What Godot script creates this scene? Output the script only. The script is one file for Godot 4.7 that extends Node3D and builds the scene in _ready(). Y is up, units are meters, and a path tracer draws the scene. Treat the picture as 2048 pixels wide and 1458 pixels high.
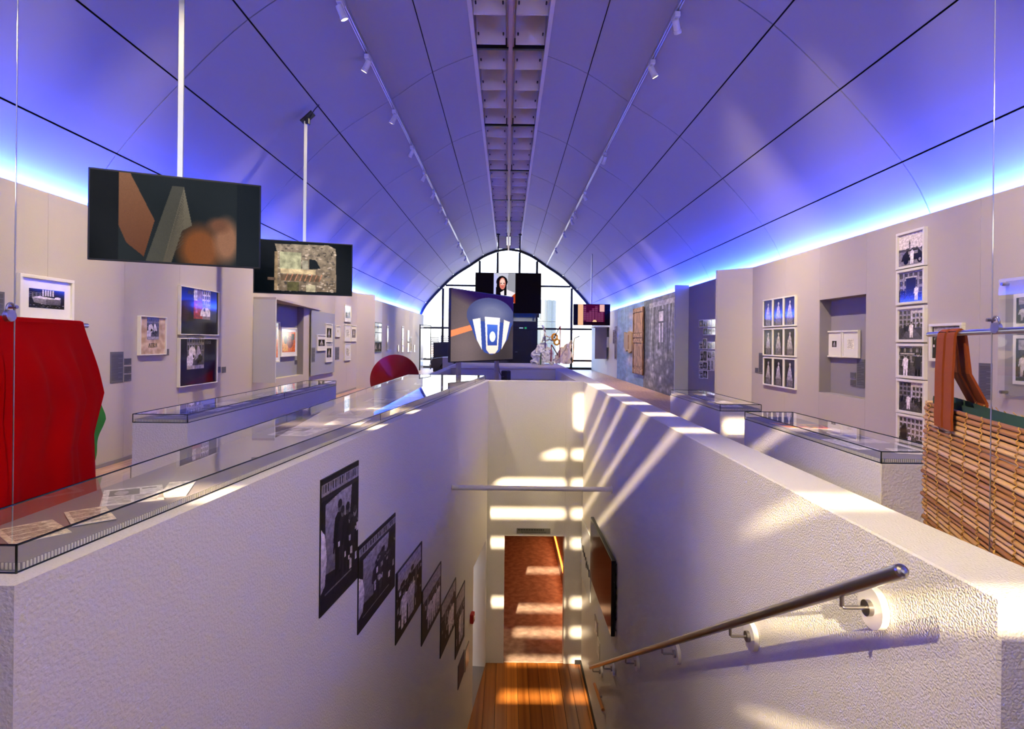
extends Node3D
# A vaulted exhibition gallery: a stairwell with stucco parapets in the middle, picture walls on both sides, blue cove light.
const F := 1180.0          # focal length in photo pixels
const H := 1.55            # eye height above the gallery floor
const TH := 0.010472       # roll of the camera
const WX := 4.84           # distance of the picture walls from the axis
const ZE := 34.06          # depth of the far gable
const ZB := -4.0           # depth of the gable behind the camera
const J0 := 7.08           # first ceiling joint in view and the bay length
const BAY := 3.855
const LOW := -3.65         # floor of the landing below
const TOP := 0.918         # top of the parapets
var M := {}
var used := {}
var meshes := {}
var rng := RandomNumberGenerator.new()
var prof := [Vector2(.65, 5.325), Vector2(1.44, 4.985), Vector2(2.215, 4.46), Vector2(3.15, 3.84), Vector2(3.955, 3.07), Vector2(4.71, 2.21), Vector2(5.06, 1.593), Vector2(5.25, .95), Vector2(5.3, .2), Vector2(5.3, -1.75)]

# ---------- photo pixel -> point (depth always from the plane it touches)
func ray(px: float, py: float) -> Vector3:
	var u := px - 1015.0
	var v := py - 684.0
	return Vector3((u + TH * v) / F, -(v - TH * u) / F, -1.0)
func on_x(px: float, py: float, x: float) -> Vector3:
	var r := ray(px, py)
	return r * (x / r.x) + Vector3(0, H, 0)
func on_y(px: float, py: float, y: float) -> Vector3:
	var r := ray(px, py)
	return r * ((y - H) / r.y) + Vector3(0, H, 0)
func on_z(px: float, py: float, d: float) -> Vector3:
	return ray(px, py) * d + Vector3(0, H, 0)

# ---------- nodes
func numbered(n: String) -> String:
	if not used.has(n):
		used[n] = 0
		return n
	used[n] += 1
	return "%s_%03d" % [n, used[n]]
func tag(o: Node, label: String, category: String, group := "") -> Node:
	o.set_meta("label", label)
	o.set_meta("category", category)
	if group != "":
		o.set_meta("group", group)
	return o
func thing(called: String, label: String, category: String, at := Vector3.ZERO, turn := 0.0, group := "") -> Node3D:
	var o := Node3D.new()
	o.name = numbered(called)
	add_child(o)
	o.position = at
	o.rotation.y = turn
	tag(o, label, category, group)
	return o
func setting(called: String, at := Vector3.ZERO) -> Node3D:
	var o := Node3D.new()
	o.name = numbered(called)
	add_child(o)
	o.position = at
	o.set_meta("kind", "structure")
	return o
func part(parent: Node, called: String, mesh: Mesh, m: Material, at := Vector3.ZERO, rot := Vector3.ZERO) -> MeshInstance3D:
	var o := MeshInstance3D.new()
	o.mesh = mesh
	o.material_override = m
	o.position = at
	o.rotation = rot
	if parent == self:
		o.name = numbered(called)
		add_child(o)
	else:
		o.name = called
		parent.add_child(o, true)
	return o
func solid(called: String, mesh: Mesh, m: Material, at := Vector3.ZERO, rot := Vector3.ZERO) -> MeshInstance3D:
	var o := part(self, called, mesh, m, at, rot)
	o.set_meta("kind", "structure")
	return o

# ---------- meshes
func face(st: SurfaceTool, pts: Array, out: Vector3) -> void:
	var n: Vector3 = (pts[1] - pts[0]).cross(pts[2] - pts[0])
	if n.length() < 1e-12:
		return
	n = n.normalized()
	var flip := n.dot(out) > 0.0
	if not flip:
		n = -n
	for i in range(1, pts.size() - 1):
		var tri: Array = [pts[0], pts[i + 1], pts[i]] if flip else [pts[0], pts[i], pts[i + 1]]
		for p in tri:
			st.set_normal(n)
			st.set_uv(Vector2(p.x, -p.y))
			st.add_vertex(p)
func begin() -> SurfaceTool:
	var st := SurfaceTool.new()
	st.begin(Mesh.PRIMITIVE_TRIANGLES)
	return st
func add_box(st: SurfaceTool, c: Vector3, s: Vector3, b := 0.0) -> void:
	var h := s / 2.0
	if b <= 0.0:
		for ax in 3:
			for sg in [-1.0, 1.0]:
				var q := []
				for k in [[-1, -1], [1, -1], [1, 1], [-1, 1]]:
					var p := Vector3.ZERO
					p[ax] = sg * h[ax]
					p[(ax + 1) % 3] = k[0] * h[(ax + 1) % 3]
					p[(ax + 2) % 3] = k[1] * h[(ax + 2) % 3]
					q.append(c + p)
				var o := Vector3.ZERO
				o[ax] = sg
				face(st, q, o)
		return
	b = minf(b, 0.45 * minf(s.x, minf(s.y, s.z)))
	var i := h - Vector3(b, b, b)
	for ax in 3:
		var u := (ax + 1) % 3
		var w := (ax + 2) % 3
		for sg in [-1.0, 1.0]:
			var q := []
			for k in [[-1, -1], [1, -1], [1, 1], [-1, 1]]:
				var p := Vector3.ZERO
				p[ax] = sg * h[ax]
				p[u] = k[0] * i[u]
				p[w] = k[1] * i[w]
				q.append(c + p)
			var o := Vector3.ZERO
			o[ax] = sg
			face(st, q, o)
			for sw in [-1.0, 1.0]:
				var e := []
				for k in [[-1, 0], [1, 0], [1, 1], [-1, 1]]:
					var p := Vector3.ZERO
					p[w] = k[0] * i[w]
					p[ax] = sg * (h[ax] if k[1] == 0 else i[ax])
					p[u] = sw * (i[u] if k[1] == 0 else h[u])
					e.append(c + p)
				var oo := Vector3.ZERO
				oo[ax] = sg
				oo[u] = sw
				face(st, e, oo)
	for x in [-1.0, 1.0]:
		for y in [-1.0, 1.0]:
			for z in [-1.0, 1.0]:
				face(st, [c + Vector3(x * h.x, y * i.y, z * i.z), c + Vector3(x * i.x, y * h.y, z * i.z), c + Vector3(x * i.x, y * i.y, z * h.z)], Vector3(x, y, z))
func bx(s: Vector3, b := 0.0) -> Mesh:
	var key := "b%.4f_%.4f_%.4f_%.4f" % [s.x, s.y, s.z, b]
	if not meshes.has(key):
		var st := begin()
		add_box(st, Vector3.ZERO, s, b)
		meshes[key] = st.commit()
	return meshes[key]
func add_prism(st: SurfaceTool, poly: PackedVector2Array, z0: float, z1: float, map: Callable) -> void:
	# poly in a plane, pushed from z0 to z1; map(x, y, z) places it
	var tri := Geometry2D.triangulate_polygon(poly)
	var a: Vector3 = map.call(0.0, 0.0, 1.0) - map.call(0.0, 0.0, 0.0)
	for k in range(0, tri.size(), 3):
		for e in [[z0, -a], [z1, a]]:
			var q := []
			for j in 3:
				var p := poly[tri[k + j]]
				q.append(map.call(p.x, p.y, e[0]))
			face(st, q, e[1])
	var cw := Geometry2D.is_polygon_clockwise(poly)
	for k in poly.size():
		var p := poly[k]
		var q := poly[(k + 1) % poly.size()]
		var n := Vector2(q.y - p.y, p.x - q.x)
		var side: Vector3 = map.call(n.x, n.y, 0.0) - map.call(0.0, 0.0, 0.0)
		var quad := [map.call(p.x, p.y, z0), map.call(q.x, q.y, z0), map.call(q.x, q.y, z1), map.call(p.x, p.y, z1)]
		# is_polygon_clockwise is told in a y-down plane; test against the middle instead
		var mid := (p + q) / 2.0 + n.normalized() * 1e-4
		if Geometry2D.is_point_in_polygon(mid, poly):
			side = -side
		face(st, quad, side)
func prism(poly: Array, z0: float, z1: float) -> Mesh:
	var st := begin()
	add_prism(st, PackedVector2Array(poly), z0, z1, func(x, y, z): return Vector3(x, y, z))
	return st.commit()
func plan(poly: Array, y0: float, y1: float) -> Mesh:   # poly of (x, depth), pushed up
	var st := begin()
	add_prism(st, PackedVector2Array(poly), y0, y1, func(x, y, z): return Vector3(x, z, -y))
	return st.commit()
func add_tube(st: SurfaceTool, pts: Array, r: float, n := 10, r_end := -1.0) -> void:
	var rings := []
	var norms := []
	var up := Vector3.UP
	for i in pts.size():
		var t: Vector3 = (pts[mini(i + 1, pts.size() - 1)] - pts[maxi(i - 1, 0)]).normalized()
		if absf(t.dot(up)) > 0.95:
			up = Vector3.RIGHT if absf(t.dot(Vector3.RIGHT)) < 0.9 else Vector3.FORWARD
		var a := t.cross(up).normalized()
		var b := a.cross(t).normalized()
		up = b
		var rr := r if r_end < 0.0 else lerpf(r, r_end, float(i) / maxf(1.0, pts.size() - 1))
		var ring := []
		var nn := []
		for k in n:
			var d := a * cos(TAU * k / n) + b * sin(TAU * k / n)
			ring.append(pts[i] + d * rr)
			nn.append(d)
		rings.append(ring)
		norms.append(nn)
	for i in pts.size() - 1:
		for k in n:
			var l := (k + 1) % n
			var q := [[i, k], [i + 1, k], [i + 1, l], [i, l]]
			var fn: Vector3 = (rings[i + 1][k] - rings[i][k]).cross(rings[i][l] - rings[i][k])
			var order := [0, 2, 1, 0, 3, 2] if fn.dot(norms[i][k]) > 0.0 else [0, 1, 2, 0, 2, 3]
			for o in order:
				st.set_normal(norms[q[o][0]][q[o][1]])
				st.set_uv(Vector2(float(q[o][1]) / n, float(q[o][0]) / pts.size()))
				st.add_vertex(rings[q[o][0]][q[o][1]])
	face(st, rings[0], pts[0] - pts[1])
	face(st, rings[-1], pts[-1] - pts[-2])
func tube(pts: Array, r: float, n := 10, r_end := -1.0) -> Mesh:
	var st := begin()
	add_tube(st, pts, r, n, r_end)
	return st.commit()
func add_lathe(st: SurfaceTool, pr: Array, n := 24, at := Transform3D.IDENTITY) -> void:   # pr: (radius, y) from bottom to top
	for i in pr.size() - 1:
		var a: Vector2 = pr[i]
		var b: Vector2 = pr[i + 1]
		var sl := Vector2(b.y - a.y, a.x - b.x).normalized()
		for k in n:
			var t0 := TAU * k / n
			var t1 := TAU * (k + 1) / n
			var v := []
			for e in [[a, t0], [b, t0], [b, t1], [a, t1]]:
				v.append([at * Vector3(e[0].x * cos(e[1]), e[0].y, e[0].x * sin(e[1])), (at.basis * Vector3(sl.x * cos(e[1]), sl.y, sl.x * sin(e[1]))).normalized()])
			var fn: Vector3 = (v[1][0] - v[0][0]).cross(v[2][0] - v[0][0])
			if fn.length() < 1e-12:
				fn = (v[2][0] - v[0][0]).cross(v[3][0] - v[0][0])
			for o in ([0, 2, 1, 0, 3, 2] if fn.dot(v[0][1]) > 0.0 else [0, 1, 2, 0, 2, 3]):
				st.set_normal(v[o][1])
				st.set_uv(Vector2(float(k) / n, v[o][0].y))
				st.add_vertex(v[o][0])
func lathe(pr: Array, n := 24) -> Mesh:
	var st := begin()
	add_lathe(st, pr, n)
	return st.commit()
func sheet(nu: int, nv: int, f: Callable, thick := 0.004) -> Mesh:   # a cloth with two sides: f(u, v) -> point
	var st := begin()
	var g := []
	var nn := []
	for i in nu + 1:
		var row := []
		for j in nv + 1:
			row.append(f.call(float(i) / nu, float(j) / nv))
		g.append(row)
	for i in nu + 1:
		var row := []
		for j in nv + 1:
			var du: Vector3 = g[mini(i + 1, nu)][j] - g[maxi(i - 1, 0)][j]
			var dv: Vector3 = g[i][mini(j + 1, nv)] - g[i][maxi(j - 1, 0)]
			var n := du.cross(dv)
			row.append(n.normalized() if n.length() > 1e-9 else Vector3.UP)
		nn.append(row)
	for i in nu:
		for j in nv:
			for side in [0, 1]:
				for o in ([[0, 0], [1, 1], [1, 0], [0, 0], [0, 1], [1, 1]] if side == 0 else [[0, 0], [1, 0], [1, 1], [0, 0], [1, 1], [0, 1]]):
					var n: Vector3 = nn[i + o[0]][j + o[1]]
					st.set_normal(n if side == 0 else -n)
					st.set_uv(Vector2(float(i + o[0]) / nu, float(j + o[1]) / nv))
					st.add_vertex(g[i + o[0]][j + o[1]] - (Vector3.ZERO if side == 0 else n * thick))
	return st.commit()
func quad(w: float, h: float) -> Mesh:
	var key := "q%.4f_%.4f" % [w, h]
	if not meshes.has(key):
		var q := QuadMesh.new()
		q.size = Vector2(w, h)
		meshes[key] = q
	return meshes[key]
func text(s: String, size: float, depth := 0.002, serif := false) -> Mesh:
	var t := TextMesh.new()
	var f := SystemFont.new()
	f.font_names = PackedStringArray(["Droid Serif" if serif else "Droid Sans"])
	t.font = f
	t.text = s
	t.font_size = 32
	t.pixel_size = size / 32.0
	t.depth = depth
	t.curve_step = 4.0
	return t

# ---------- materials
func mat(c: Color, rough := 0.7, metal := 0.0, spec := 0.5) -> StandardMaterial3D:
	var m := StandardMaterial3D.new()
	m.albedo_color = c
	m.roughness = rough
	m.metallic = metal
	m.metallic_specular = spec
	return m
func glow(c: Color, e: float) -> StandardMaterial3D:
	var m := mat(c)
	m.emission_enabled = true
	m.emission = c
	m.emission_energy_multiplier = e
	return m
func noise_img(n: int, freq: float, oct: int, sd: int, type := FastNoiseLite.TYPE_SIMPLEX_SMOOTH) -> Image:
	var f := FastNoiseLite.new()
	f.noise_type = type
	f.seed = sd
	f.frequency = freq
	f.fractal_octaves = oct
	return f.get_seamless_image(n, n)
func relief(m: StandardMaterial3D, im: Image, cm: float, scale: float) -> void:
	m.heightmap_enabled = true
	m.heightmap_texture = ImageTexture.create_from_image(im)
	m.heightmap_scale = cm
	m.uv1_triplanar = true
	m.uv1_world_triplanar = true
	m.uv1_scale = Vector3.ONE * scale
func ramp_tex(im: Image, c0: Color, c1: Color) -> ImageTexture:
	var o := Image.create(im.get_width(), im.get_height(), false, Image.FORMAT_RGB8)
	for y in im.get_height():
		for x in im.get_width():
			o.set_pixel(x, y, c0.lerp(c1, clampf(im.get_pixel(x, y).r, 0, 1)))
	return ImageTexture.create_from_image(o)
func wood_img(w: int, h: int, sd: int, c0: Color, c1: Color, stretch := 12.0) -> ImageTexture:
	var f := FastNoiseLite.new()
	f.seed = sd
	f.frequency = 0.05
	f.fractal_octaves = 4
	var o := Image.create(w, h, false, Image.FORMAT_RGB8)
	for y in h:
		for x in w:
			var v := 0.5 + 0.9 * f.get_noise_2d(x * 1.6, y / stretch) + 0.25 * sin(x * 0.5 + 9.0 * f.get_noise_2d(x * 0.2, y / stretch * 0.4))
			o.set_pixel(x, y, c0.lerp(c1, clampf(v, 0, 1)))
	return ImageTexture.create_from_image(o)
func pic_mat(t: Texture2D, rough := 0.1, spec := 0.5) -> StandardMaterial3D:
	var m := mat(Color.WHITE, rough, 0.0, spec)
	m.albedo_texture = t
	return m
func screen_mat(t: Texture2D, e: float) -> StandardMaterial3D:
	var m := mat(Color(.01, .01, .012), 0.15, 0, .16)
	m.emission_enabled = true
	m.emission = Color.BLACK
	m.emission_texture = t
	m.emission_operator = BaseMaterial3D.EMISSION_OP_ADD
	m.emission_energy_multiplier = e
	return m

# ---------- painting of prints and screen pictures (fractions of the picture)
func canvas(w: int, h: int, c: Color) -> Image:
	var i := Image.create(w, h, false, Image.FORMAT_RGB8)
	i.fill(c)
	return i
func rc(i: Image, x: float, y: float, w: float, h: float, c: Color) -> void:
	i.fill_rect(Rect2i(roundi(x * i.get_width()), roundi(y * i.get_height()), maxi(1, roundi(w * i.get_width())), maxi(1, roundi(h * i.get_height()))), c)
func el(i: Image, cx: float, cy: float, rx: float, ry: float, c: Color, soft := 0.0) -> void:
	var W := i.get_width()
	var Hh := i.get_height()
	for y in range(maxi(0, int((cy - ry) * Hh)), mini(Hh, int((cy + ry) * Hh) + 2)):
		for x in range(maxi(0, int((cx - rx) * W)), mini(W, int((cx + rx) * W) + 2)):
			var d := Vector2((float(x) / W - cx) / rx, (float(y) / Hh - cy) / ry).length()
			if d < 1.0:
				i.set_pixel(x, y, c if soft <= 0.0 else i.get_pixel(x, y).lerp(c, clampf((1.0 - d) / soft, 0, 1)))
func pg(i: Image, pts: Array, c: Color, c2 := Color(-1, 0, 0)) -> void:
	var W := i.get_width()
	var Hh := i.get_height()
	var p := PackedVector2Array()
	var lo := Vector2(9, 9)
	var hi := Vector2(-9, -9)
	for q in pts:
		p.append(q)
		lo = lo.min(q)
		hi = hi.max(q)
	for y in range(maxi(0, int(lo.y * Hh)), mini(Hh, int(hi.y * Hh) + 2)):
		var t := clampf((float(y) / Hh - lo.y) / maxf(hi.y - lo.y, 1e-4), 0, 1)
		for x in range(maxi(0, int(lo.x * W)), mini(W, int(hi.x * W) + 2)):
			if Geometry2D.is_point_in_polygon(Vector2((x + .5) / W, (y + .5) / Hh), p):
				i.set_pixel(x, y, c if c2.r < 0 else c.lerp(c2, t))
func grain(i: Image, amt: float, sd: int, coarse := 0.0) -> void:
	var r := RandomNumberGenerator.new()
	r.seed = sd
	var f := FastNoiseLite.new()
	f.seed = sd
	f.frequency = 0.06
	f.fractal_octaves = 3
	for y in i.get_height():
		for x in i.get_width():
			var c := i.get_pixel(x, y)
			var k := 1.0 + amt * r.randf_range(-1, 1) + coarse * f.get_noise_2d(x, y) * 2.0
			i.set_pixel(x, y, Color(clampf(c.r * k, 0, 1), clampf(c.g * k, 0, 1), clampf(c.b * k, 0, 1)))
func gry(v: float) -> Color:
	return Color(v * 1.0, v * .95, v * .96)
func person_mark(i: Image, x: float, y: float, h: float, body: float, head: float, r: RandomNumberGenerator) -> void:
	var w := h * .16 * i.get_height() / i.get_width()
	pg(i, [Vector2(x - w, y - h * .78), Vector2(x - w * .4, y - h * .84), Vector2(x + w * .4, y - h * .84), Vector2(x + w, y - h * .78), Vector2(x + w * .8, y - h * .4), Vector2(x + w * .7, y), Vector2(x + w * .15, y), Vector2(x, y - h * .38), Vector2(x - w * .25, y), Vector2(x - w * .8, y), Vector2(x - w * .8, y - h * .4)], gry(body), gry(body * r.randf_range(.6, 1.1)))
	pg(i, [Vector2(x - w, y - h * .78), Vector2(x - w * 1.35, y - h * .45), Vector2(x - w * 1.05, y - h * .42), Vector2(x - w * .6, y - h * .7)], gry(body * .85))
	el(i, x, y - h * .91, w * .45, h * .085, gry(head))
	el(i, x, y - h * .95, w * .45, h * .06, gry(head * .4))
func windows_mark(i: Image, x: float, y: float, w: float, h: float, nx: int, ny: int, wall: float, dark: float) -> void:
	rc(i, x, y, w, h, gry(wall))
	for a in nx:
		for b in ny:
			var cx := x + w * (a + .22) / nx
			var cy := y + h * (b + .18) / ny
			rc(i, cx, cy, w * .56 / nx, h * .66 / ny, gry(dark))
			rc(i, cx + w * .25 / nx, cy, w * .06 / nx, h * .66 / ny, gry(wall))
			rc(i, cx, cy - h * .08 / ny, w * .56 / nx, h * .06 / ny, gry(minf(1, wall * 1.25)))
func photo(kind: String, sd: int, w := 128, h := 128) -> ImageTexture:
	var r := RandomNumberGenerator.new()
	r.seed = sd * 77 + 5
	var i := canvas(w, h, gry(.5))
	match kind:
		"street":
			rc(i, 0, 0, 1, 1, gry(.78))
			windows_mark(i, 0, .03 * (sd % 3), .5, .62, 3, 4, .42 + .08 * (sd % 3), .12)
			windows_mark(i, .55, .12, .45, .52, 3, 3, .62, .16)
			rc(i, 0, .62, 1, .38, gry(.22))
			pg(i, [Vector2(.1, 1), Vector2(.4, .62), Vector2(.6, .62), Vector2(1, 1)], gry(.4), gry(.28))
			for k in 14:
				person_mark(i, r.randf(), r.randf_range(.66, .8), r.randf_range(.16, .26), r.randf_range(.05, .25), .45, r)
			person_mark(i, .4 + .12 * (sd % 3), .94, .52, .93, .75, r)
		"meeting":
			windows_mark(i, 0, 0, 1, .55, 4, 2, .5, .15)
			rc(i, 0, .2, 1, .1, gry(.15))
			rc(i, .05, .225, .6, .05, gry(.7))
			rc(i, 0, .55, 1, .45, gry(.3))
			for k in 9:
				person_mark(i, r.randf(), .75, .35, r.randf_range(.05, .3), .5, r)
			person_mark(i, .28, 1.0, .72, .9, .7, r)
			person_mark(i, .78, 1.04, .85, .1, .6, r)
		"gate":
			windows_mark(i, 0, 0, 1, .75, 5, 3, .55, .2)
			rc(i, .3, .22, .4, .5, gry(.14))
			el(i, .5, .3, .2, .12, gry(.14))
			rc(i, .26, .16, .48, .05, gry(.75))
			rc(i, 0, .72, 1, .28, gry(.18))
			for k in 10:
				person_mark(i, r.randf() * .6, .8, .22, .08, .4, r)
			person_mark(i, .72, .97, .5, .95, .8, r)
		"car":
			rc(i, 0, 0, 1, .5, gry(.86))
			for k in 14:
				el(i, r.randf(), .52, r.randf_range(.05, .12), r.randf_range(.03, .07), gry(.3))
			rc(i, .43, .3, .05, .22, gry(.4))
			pg(i, [Vector2(.455, .2), Vector2(.5, .33), Vector2(.41, .33)], gry(.35))
			rc(i, 0, .55, 1, .45, gry(.5))
			pg(i, [Vector2(.1, .85), Vector2(.18, .66), Vector2(.36, .52), Vector2(.8, .52), Vector2(.95, .66), Vector2(1, .85)], gry(.2), gry(.1))
			rc(i, .4, .56, .14, .1, gry(.6))
			rc(i, .62, .56, .16, .1, gry(.55))
			el(i, .3, .86, .1, .1, gry(.07))
			el(i, .86, .86, .1, .1, gry(.07))
			el(i, .86, .86, .05, .05, gry(.6))
			person_mark(i, .55, .97, .5, .93, .7, r)
		"facade":
			windows_mark(i, 0, 0, 1, .72, 6, 4, .66, .14)
			rc(i, 0, .72, 1, .28, gry(.2))
			for k in 12:
				person_mark(i, r.randf(), r.randf_range(.85, .98), .28, r.randf_range(.06, .5), .5, r)
			el(i, .2, .55, .2, .35, gry(.12), .4)
			person_mark(i, .45, 1.0, .42, .85, .7, r)
		"crowd":
			rc(i, 0, 0, 1, 1, gry(.1))
			pg(i, [Vector2(.1, .2), Vector2(.8, .14), Vector2(.72, .55), Vector2(.45, .75), Vector2(.1, .72)], gry(.6), gry(.36))
			rc(i, 0, .04, 1, .09, gry(.52))
			for k in 16:
				rc(i, .03 + .06 * k, .05, .03, .06, gry(.2 if k % 3 else .42))
			rc(i, 0, .13, 1, .035, gry(.16))
			for k in 9:
				person_mark(i, .42 + .07 * k + r.randf_range(-.03, .03), .82 + r.randf_range(-.05, .05), r.randf_range(.4, .56), r.randf_range(.06, .22), r.randf_range(.15, .5), r)
			for k in 12:
				rc(i, r.randf_range(.35, .95), r.randf_range(.45, .78), r.randf_range(.02, .07), r.randf_range(.02, .08), gry(r.randf_range(.5, .85)))
			pg(i, [Vector2(0, .36), Vector2(.09, .42), Vector2(.14, .6), Vector2(.1, .8), Vector2(0, .84)], gry(.9), gry(.6))
			rc(i, .1, .86, .7, .012, gry(.4))
		"queue":
			rc(i, 0, 0, 1, 1, gry(.12))
			rc(i, .05, .02, .9, .25, gry(.62))
			for k in 6:
				rc(i, .08 + .15 * k, .28, .1, .4, gry(.3 + .1 * (k % 2)))
			for k in 10:
				person_mark(i, r.randf(), r.randf_range(.75, .95), r.randf_range(.4, .6), r.randf_range(.04, .2), r.randf_range(.15, .4), r)
			for k in 3:
				person_mark(i, r.randf_range(.15, .85), .9, .55, r.randf_range(.7, .92), .4, r)
			for k in 10:
				rc(i, r.randf(), r.randf_range(.3, .85), r.randf_range(.02, .07), r.randf_range(.03, .12), gry(r.randf_range(.4, .85)))
		"statue":
			rc(i, 0, 0, 1, 1, gry(.12 + .05 * (sd % 3)))
			rc(i, 0, .74, 1, .26, gry(.2))
			rc(i, .22, .72, .56, .26, gry(.42))
			pg(i, [Vector2(.5, .2), Vector2(.6, .3), Vector2(.66, .5), Vector2(.78, .74), Vector2(.2, .74), Vector2(.32, .45), Vector2(.4, .3)], gry(.8), gry(.55))
			el(i, .5, .17, .08, .06, gry(.72))
			for k in 10:
				rc(i, r.randf_range(.25, .7), r.randf_range(.3, .7), .02, r.randf_range(.08, .2), gry(r.randf_range(.25, .9)))
		"wrap":
			rc(i, 0, 0, 1, 1, gry(.3))
			windows_mark(i, 0, 0, 1, .45, 7, 2, .42, .12)
			el(i, .3, .5, .2, .2, gry(.8))
			pg(i, [Vector2(.45, .75), Vector2(.62, .28), Vector2(.72, .32), Vector2(.85, .6), Vector2(.7, .62)], gry(.9), gry(.6))
			for k in 12:
				el(i, r.randf_range(.3, .9), r.randf_range(.55, .8), .05, .05, gry(.12))
			el(i, .15, .75, .2, .18, gry(.75))
			rc(i, 0, .88, 1, .12, gry(.6))
		"block":
			rc(i, 0, 0, 1, 1, gry(.1))
			windows_mark(i, 0, .18, .4, .3, 4, 3, .35, .1)
			for k in 5:
				rc(i, .36 + .07 * k, .03, .045, .32, gry(.75))
			pg(i, [Vector2(.08, .46), Vector2(.3, .36), Vector2(.9, .48), Vector2(.46, .52)], gry(.8))
			pg(i, [Vector2(.08, .46), Vector2(.46, .52), Vector2(.46, .82), Vector2(.14, .72)], gry(.55), gry(.4))
			pg(i, [Vector2(.46, .52), Vector2(.9, .48), Vector2(.88, .78), Vector2(.46, .82)], gry(.42), gry(.3))
			el(i, .8, .42, .09, .06, gry(.9))
			for k in 26:
				rc(i, r.randf(), r.randf_range(.75, 1), .04, .015, gry(r.randf_range(.2, .8)))
		"sheet":
			rc(i, 0, 0, 1, 1, Color(.87, .84, .78))
			for k in 18:
				rc(i, .12, .1 + .045 * k, r.randf_range(.5, .76), .014, Color(.35, .33, .33))
		"page":
			rc(i, 0, 0, 1, 1, Color(.86, .8, .66))
			for k in 24:
				if k % 7 != 6:
					rc(i, .1, .08 + .035 * k, r.randf_range(.5, .8), .012, Color(.3, .28, .24))
		"clip":
			rc(i, 0, 0, 1, 1, Color(.82, .8, .78))
			rc(i, .1, .1, .5, .38, gry(.25))
			el(i, .3, .3, .12, .15, gry(.6))
			rc(i, .65, .1, .25, .06, gry(.2))
			for k in 12:
				rc(i, .1, .54 + .034 * k, .36, .012, gry(.4))
				rc(i, .52, .54 + .034 * k, .36, .012, gry(.4))
		"colour":
			rc(i, 0, 0, 1, 1, Color(.8, .35, .1))
			rc(i, .05, .05, .4, .9, Color(.85, .55, .15))
			el(i, .6, .5, .25, .3, Color(.5, .1, .06))
			rc(i, .7, .1, .22, .3, Color(.15, .12, .12))
			el(i, .25, .4, .12, .2, Color(.2, .13, .1))
		"blue":
			rc(i, 0, 0, 1, 1, Color(.75, .72, .66))
			rc(i, .08, .1, .84, .5, Color(.35, .38, .5))
			for k in 8:
				rc(i, .1 + .1 * k, .3, .06, r.randf_range(.1, .3), Color(.15, .16, .25))
	grain(i, .1, sd, .12)
	return ImageTexture.create_from_image(i)

# ---------- the vault
func curve(t: float) -> Vector2:   # Catmull-Rom through prof, t in 0 .. size-1
	var n := prof.size()
	var i := clampi(int(t), 0, n - 2)
	var f := t - i
	var a: Vector2 = prof[maxi(i - 1, 0)]
	var b: Vector2 = prof[i]
	var c: Vector2 = prof[i + 1]
	var d: Vector2 = prof[mini(i + 2, n - 1)]
	return 0.5 * ((2.0 * b) + (c - a) * f + (2.0 * a - 5.0 * b + 4.0 * c - d) * f * f + (3.0 * b - a - 3.0 * c + d) * f * f * f)
func curve_n(t: float) -> Vector2:   # outward
	var d := curve(minf(t + .02, 8.99)) - curve(maxf(t - .02, 0))
	return Vector2(-d.y, d.x).normalized()
func shell(t0: float, t1: float, n: int, side: float, z0: float, z1: float, gap: float, o0: float, thick: float) -> Mesh:
	var st := begin()
	var len_t := (t1 - t0)
	var total := 0.0
	for k in 20:
		total += curve(t0 + len_t * k / 20.0).distance_to(curve(t0 + len_t * (k + 1) / 20.0))
	var g := gap / total * len_t
	var P := []
	var Q := []
	var N := []
	for k in n + 1:
		var t := lerpf(t0 + g, t1 - g, float(k) / n)
		var p := curve(t)
		var nn := curve_n(t)
		P.append(Vector2(side * (p.x + nn.x * o0), p.y + H + nn.y * o0))
		Q.append(Vector2(side * (p.x + nn.x * (o0 + thick)), p.y + H + nn.y * (o0 + thick)))
		N.append(Vector3(-side * nn.x, -nn.y, 0))
	var za := -(z0 + gap)
	var zb := -(z1 - gap)
	for k in n:
		for e in [[P, 1.0], [Q, -1.0]]:
			var a: Vector2 = e[0][k]
			var b: Vector2 = e[0][k + 1]
			var v := [Vector3(a.x, a.y, za), Vector3(b.x, b.y, za), Vector3(b.x, b.y, zb), Vector3(a.x, a.y, zb)]
			var nv := [N[k] * e[1], N[k + 1] * e[1], N[k + 1] * e[1], N[k] * e[1]]
			var fn: Vector3 = (v[1] - v[0]).cross(v[2] - v[0])
			for o in ([0, 2, 1, 0, 3, 2] if fn.dot(nv[0]) > 0.0 else [0, 1, 2, 0, 2, 3]):
				st.set_normal(nv[o])
				st.set_uv(Vector2(v[o].z, v[o].y))
				st.add_vertex(v[o])
		face(st, [Vector3(P[k].x, P[k].y, za), Vector3(P[k + 1].x, P[k + 1].y, za), Vector3(Q[k + 1].x, Q[k + 1].y, za), Vector3(Q[k].x, Q[k].y, za)], Vector3.BACK)
		face(st, [Vector3(P[k].x, P[k].y, zb), Vector3(P[k + 1].x, P[k + 1].y, zb), Vector3(Q[k + 1].x, Q[k + 1].y, zb), Vector3(Q[k].x, Q[k].y, zb)], Vector3.FORWARD)
	for k in [0, n]:
		var d: Vector2 = P[k] - P[1 if k == 0 else n - 1]
		face(st, [Vector3(P[k].x, P[k].y, za), Vector3(P[k].x, P[k].y, zb), Vector3(Q[k].x, Q[k].y, zb), Vector3(Q[k].x, Q[k].y, za)], Vector3(d.x, d.y, 0))
	return st.commit()
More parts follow.
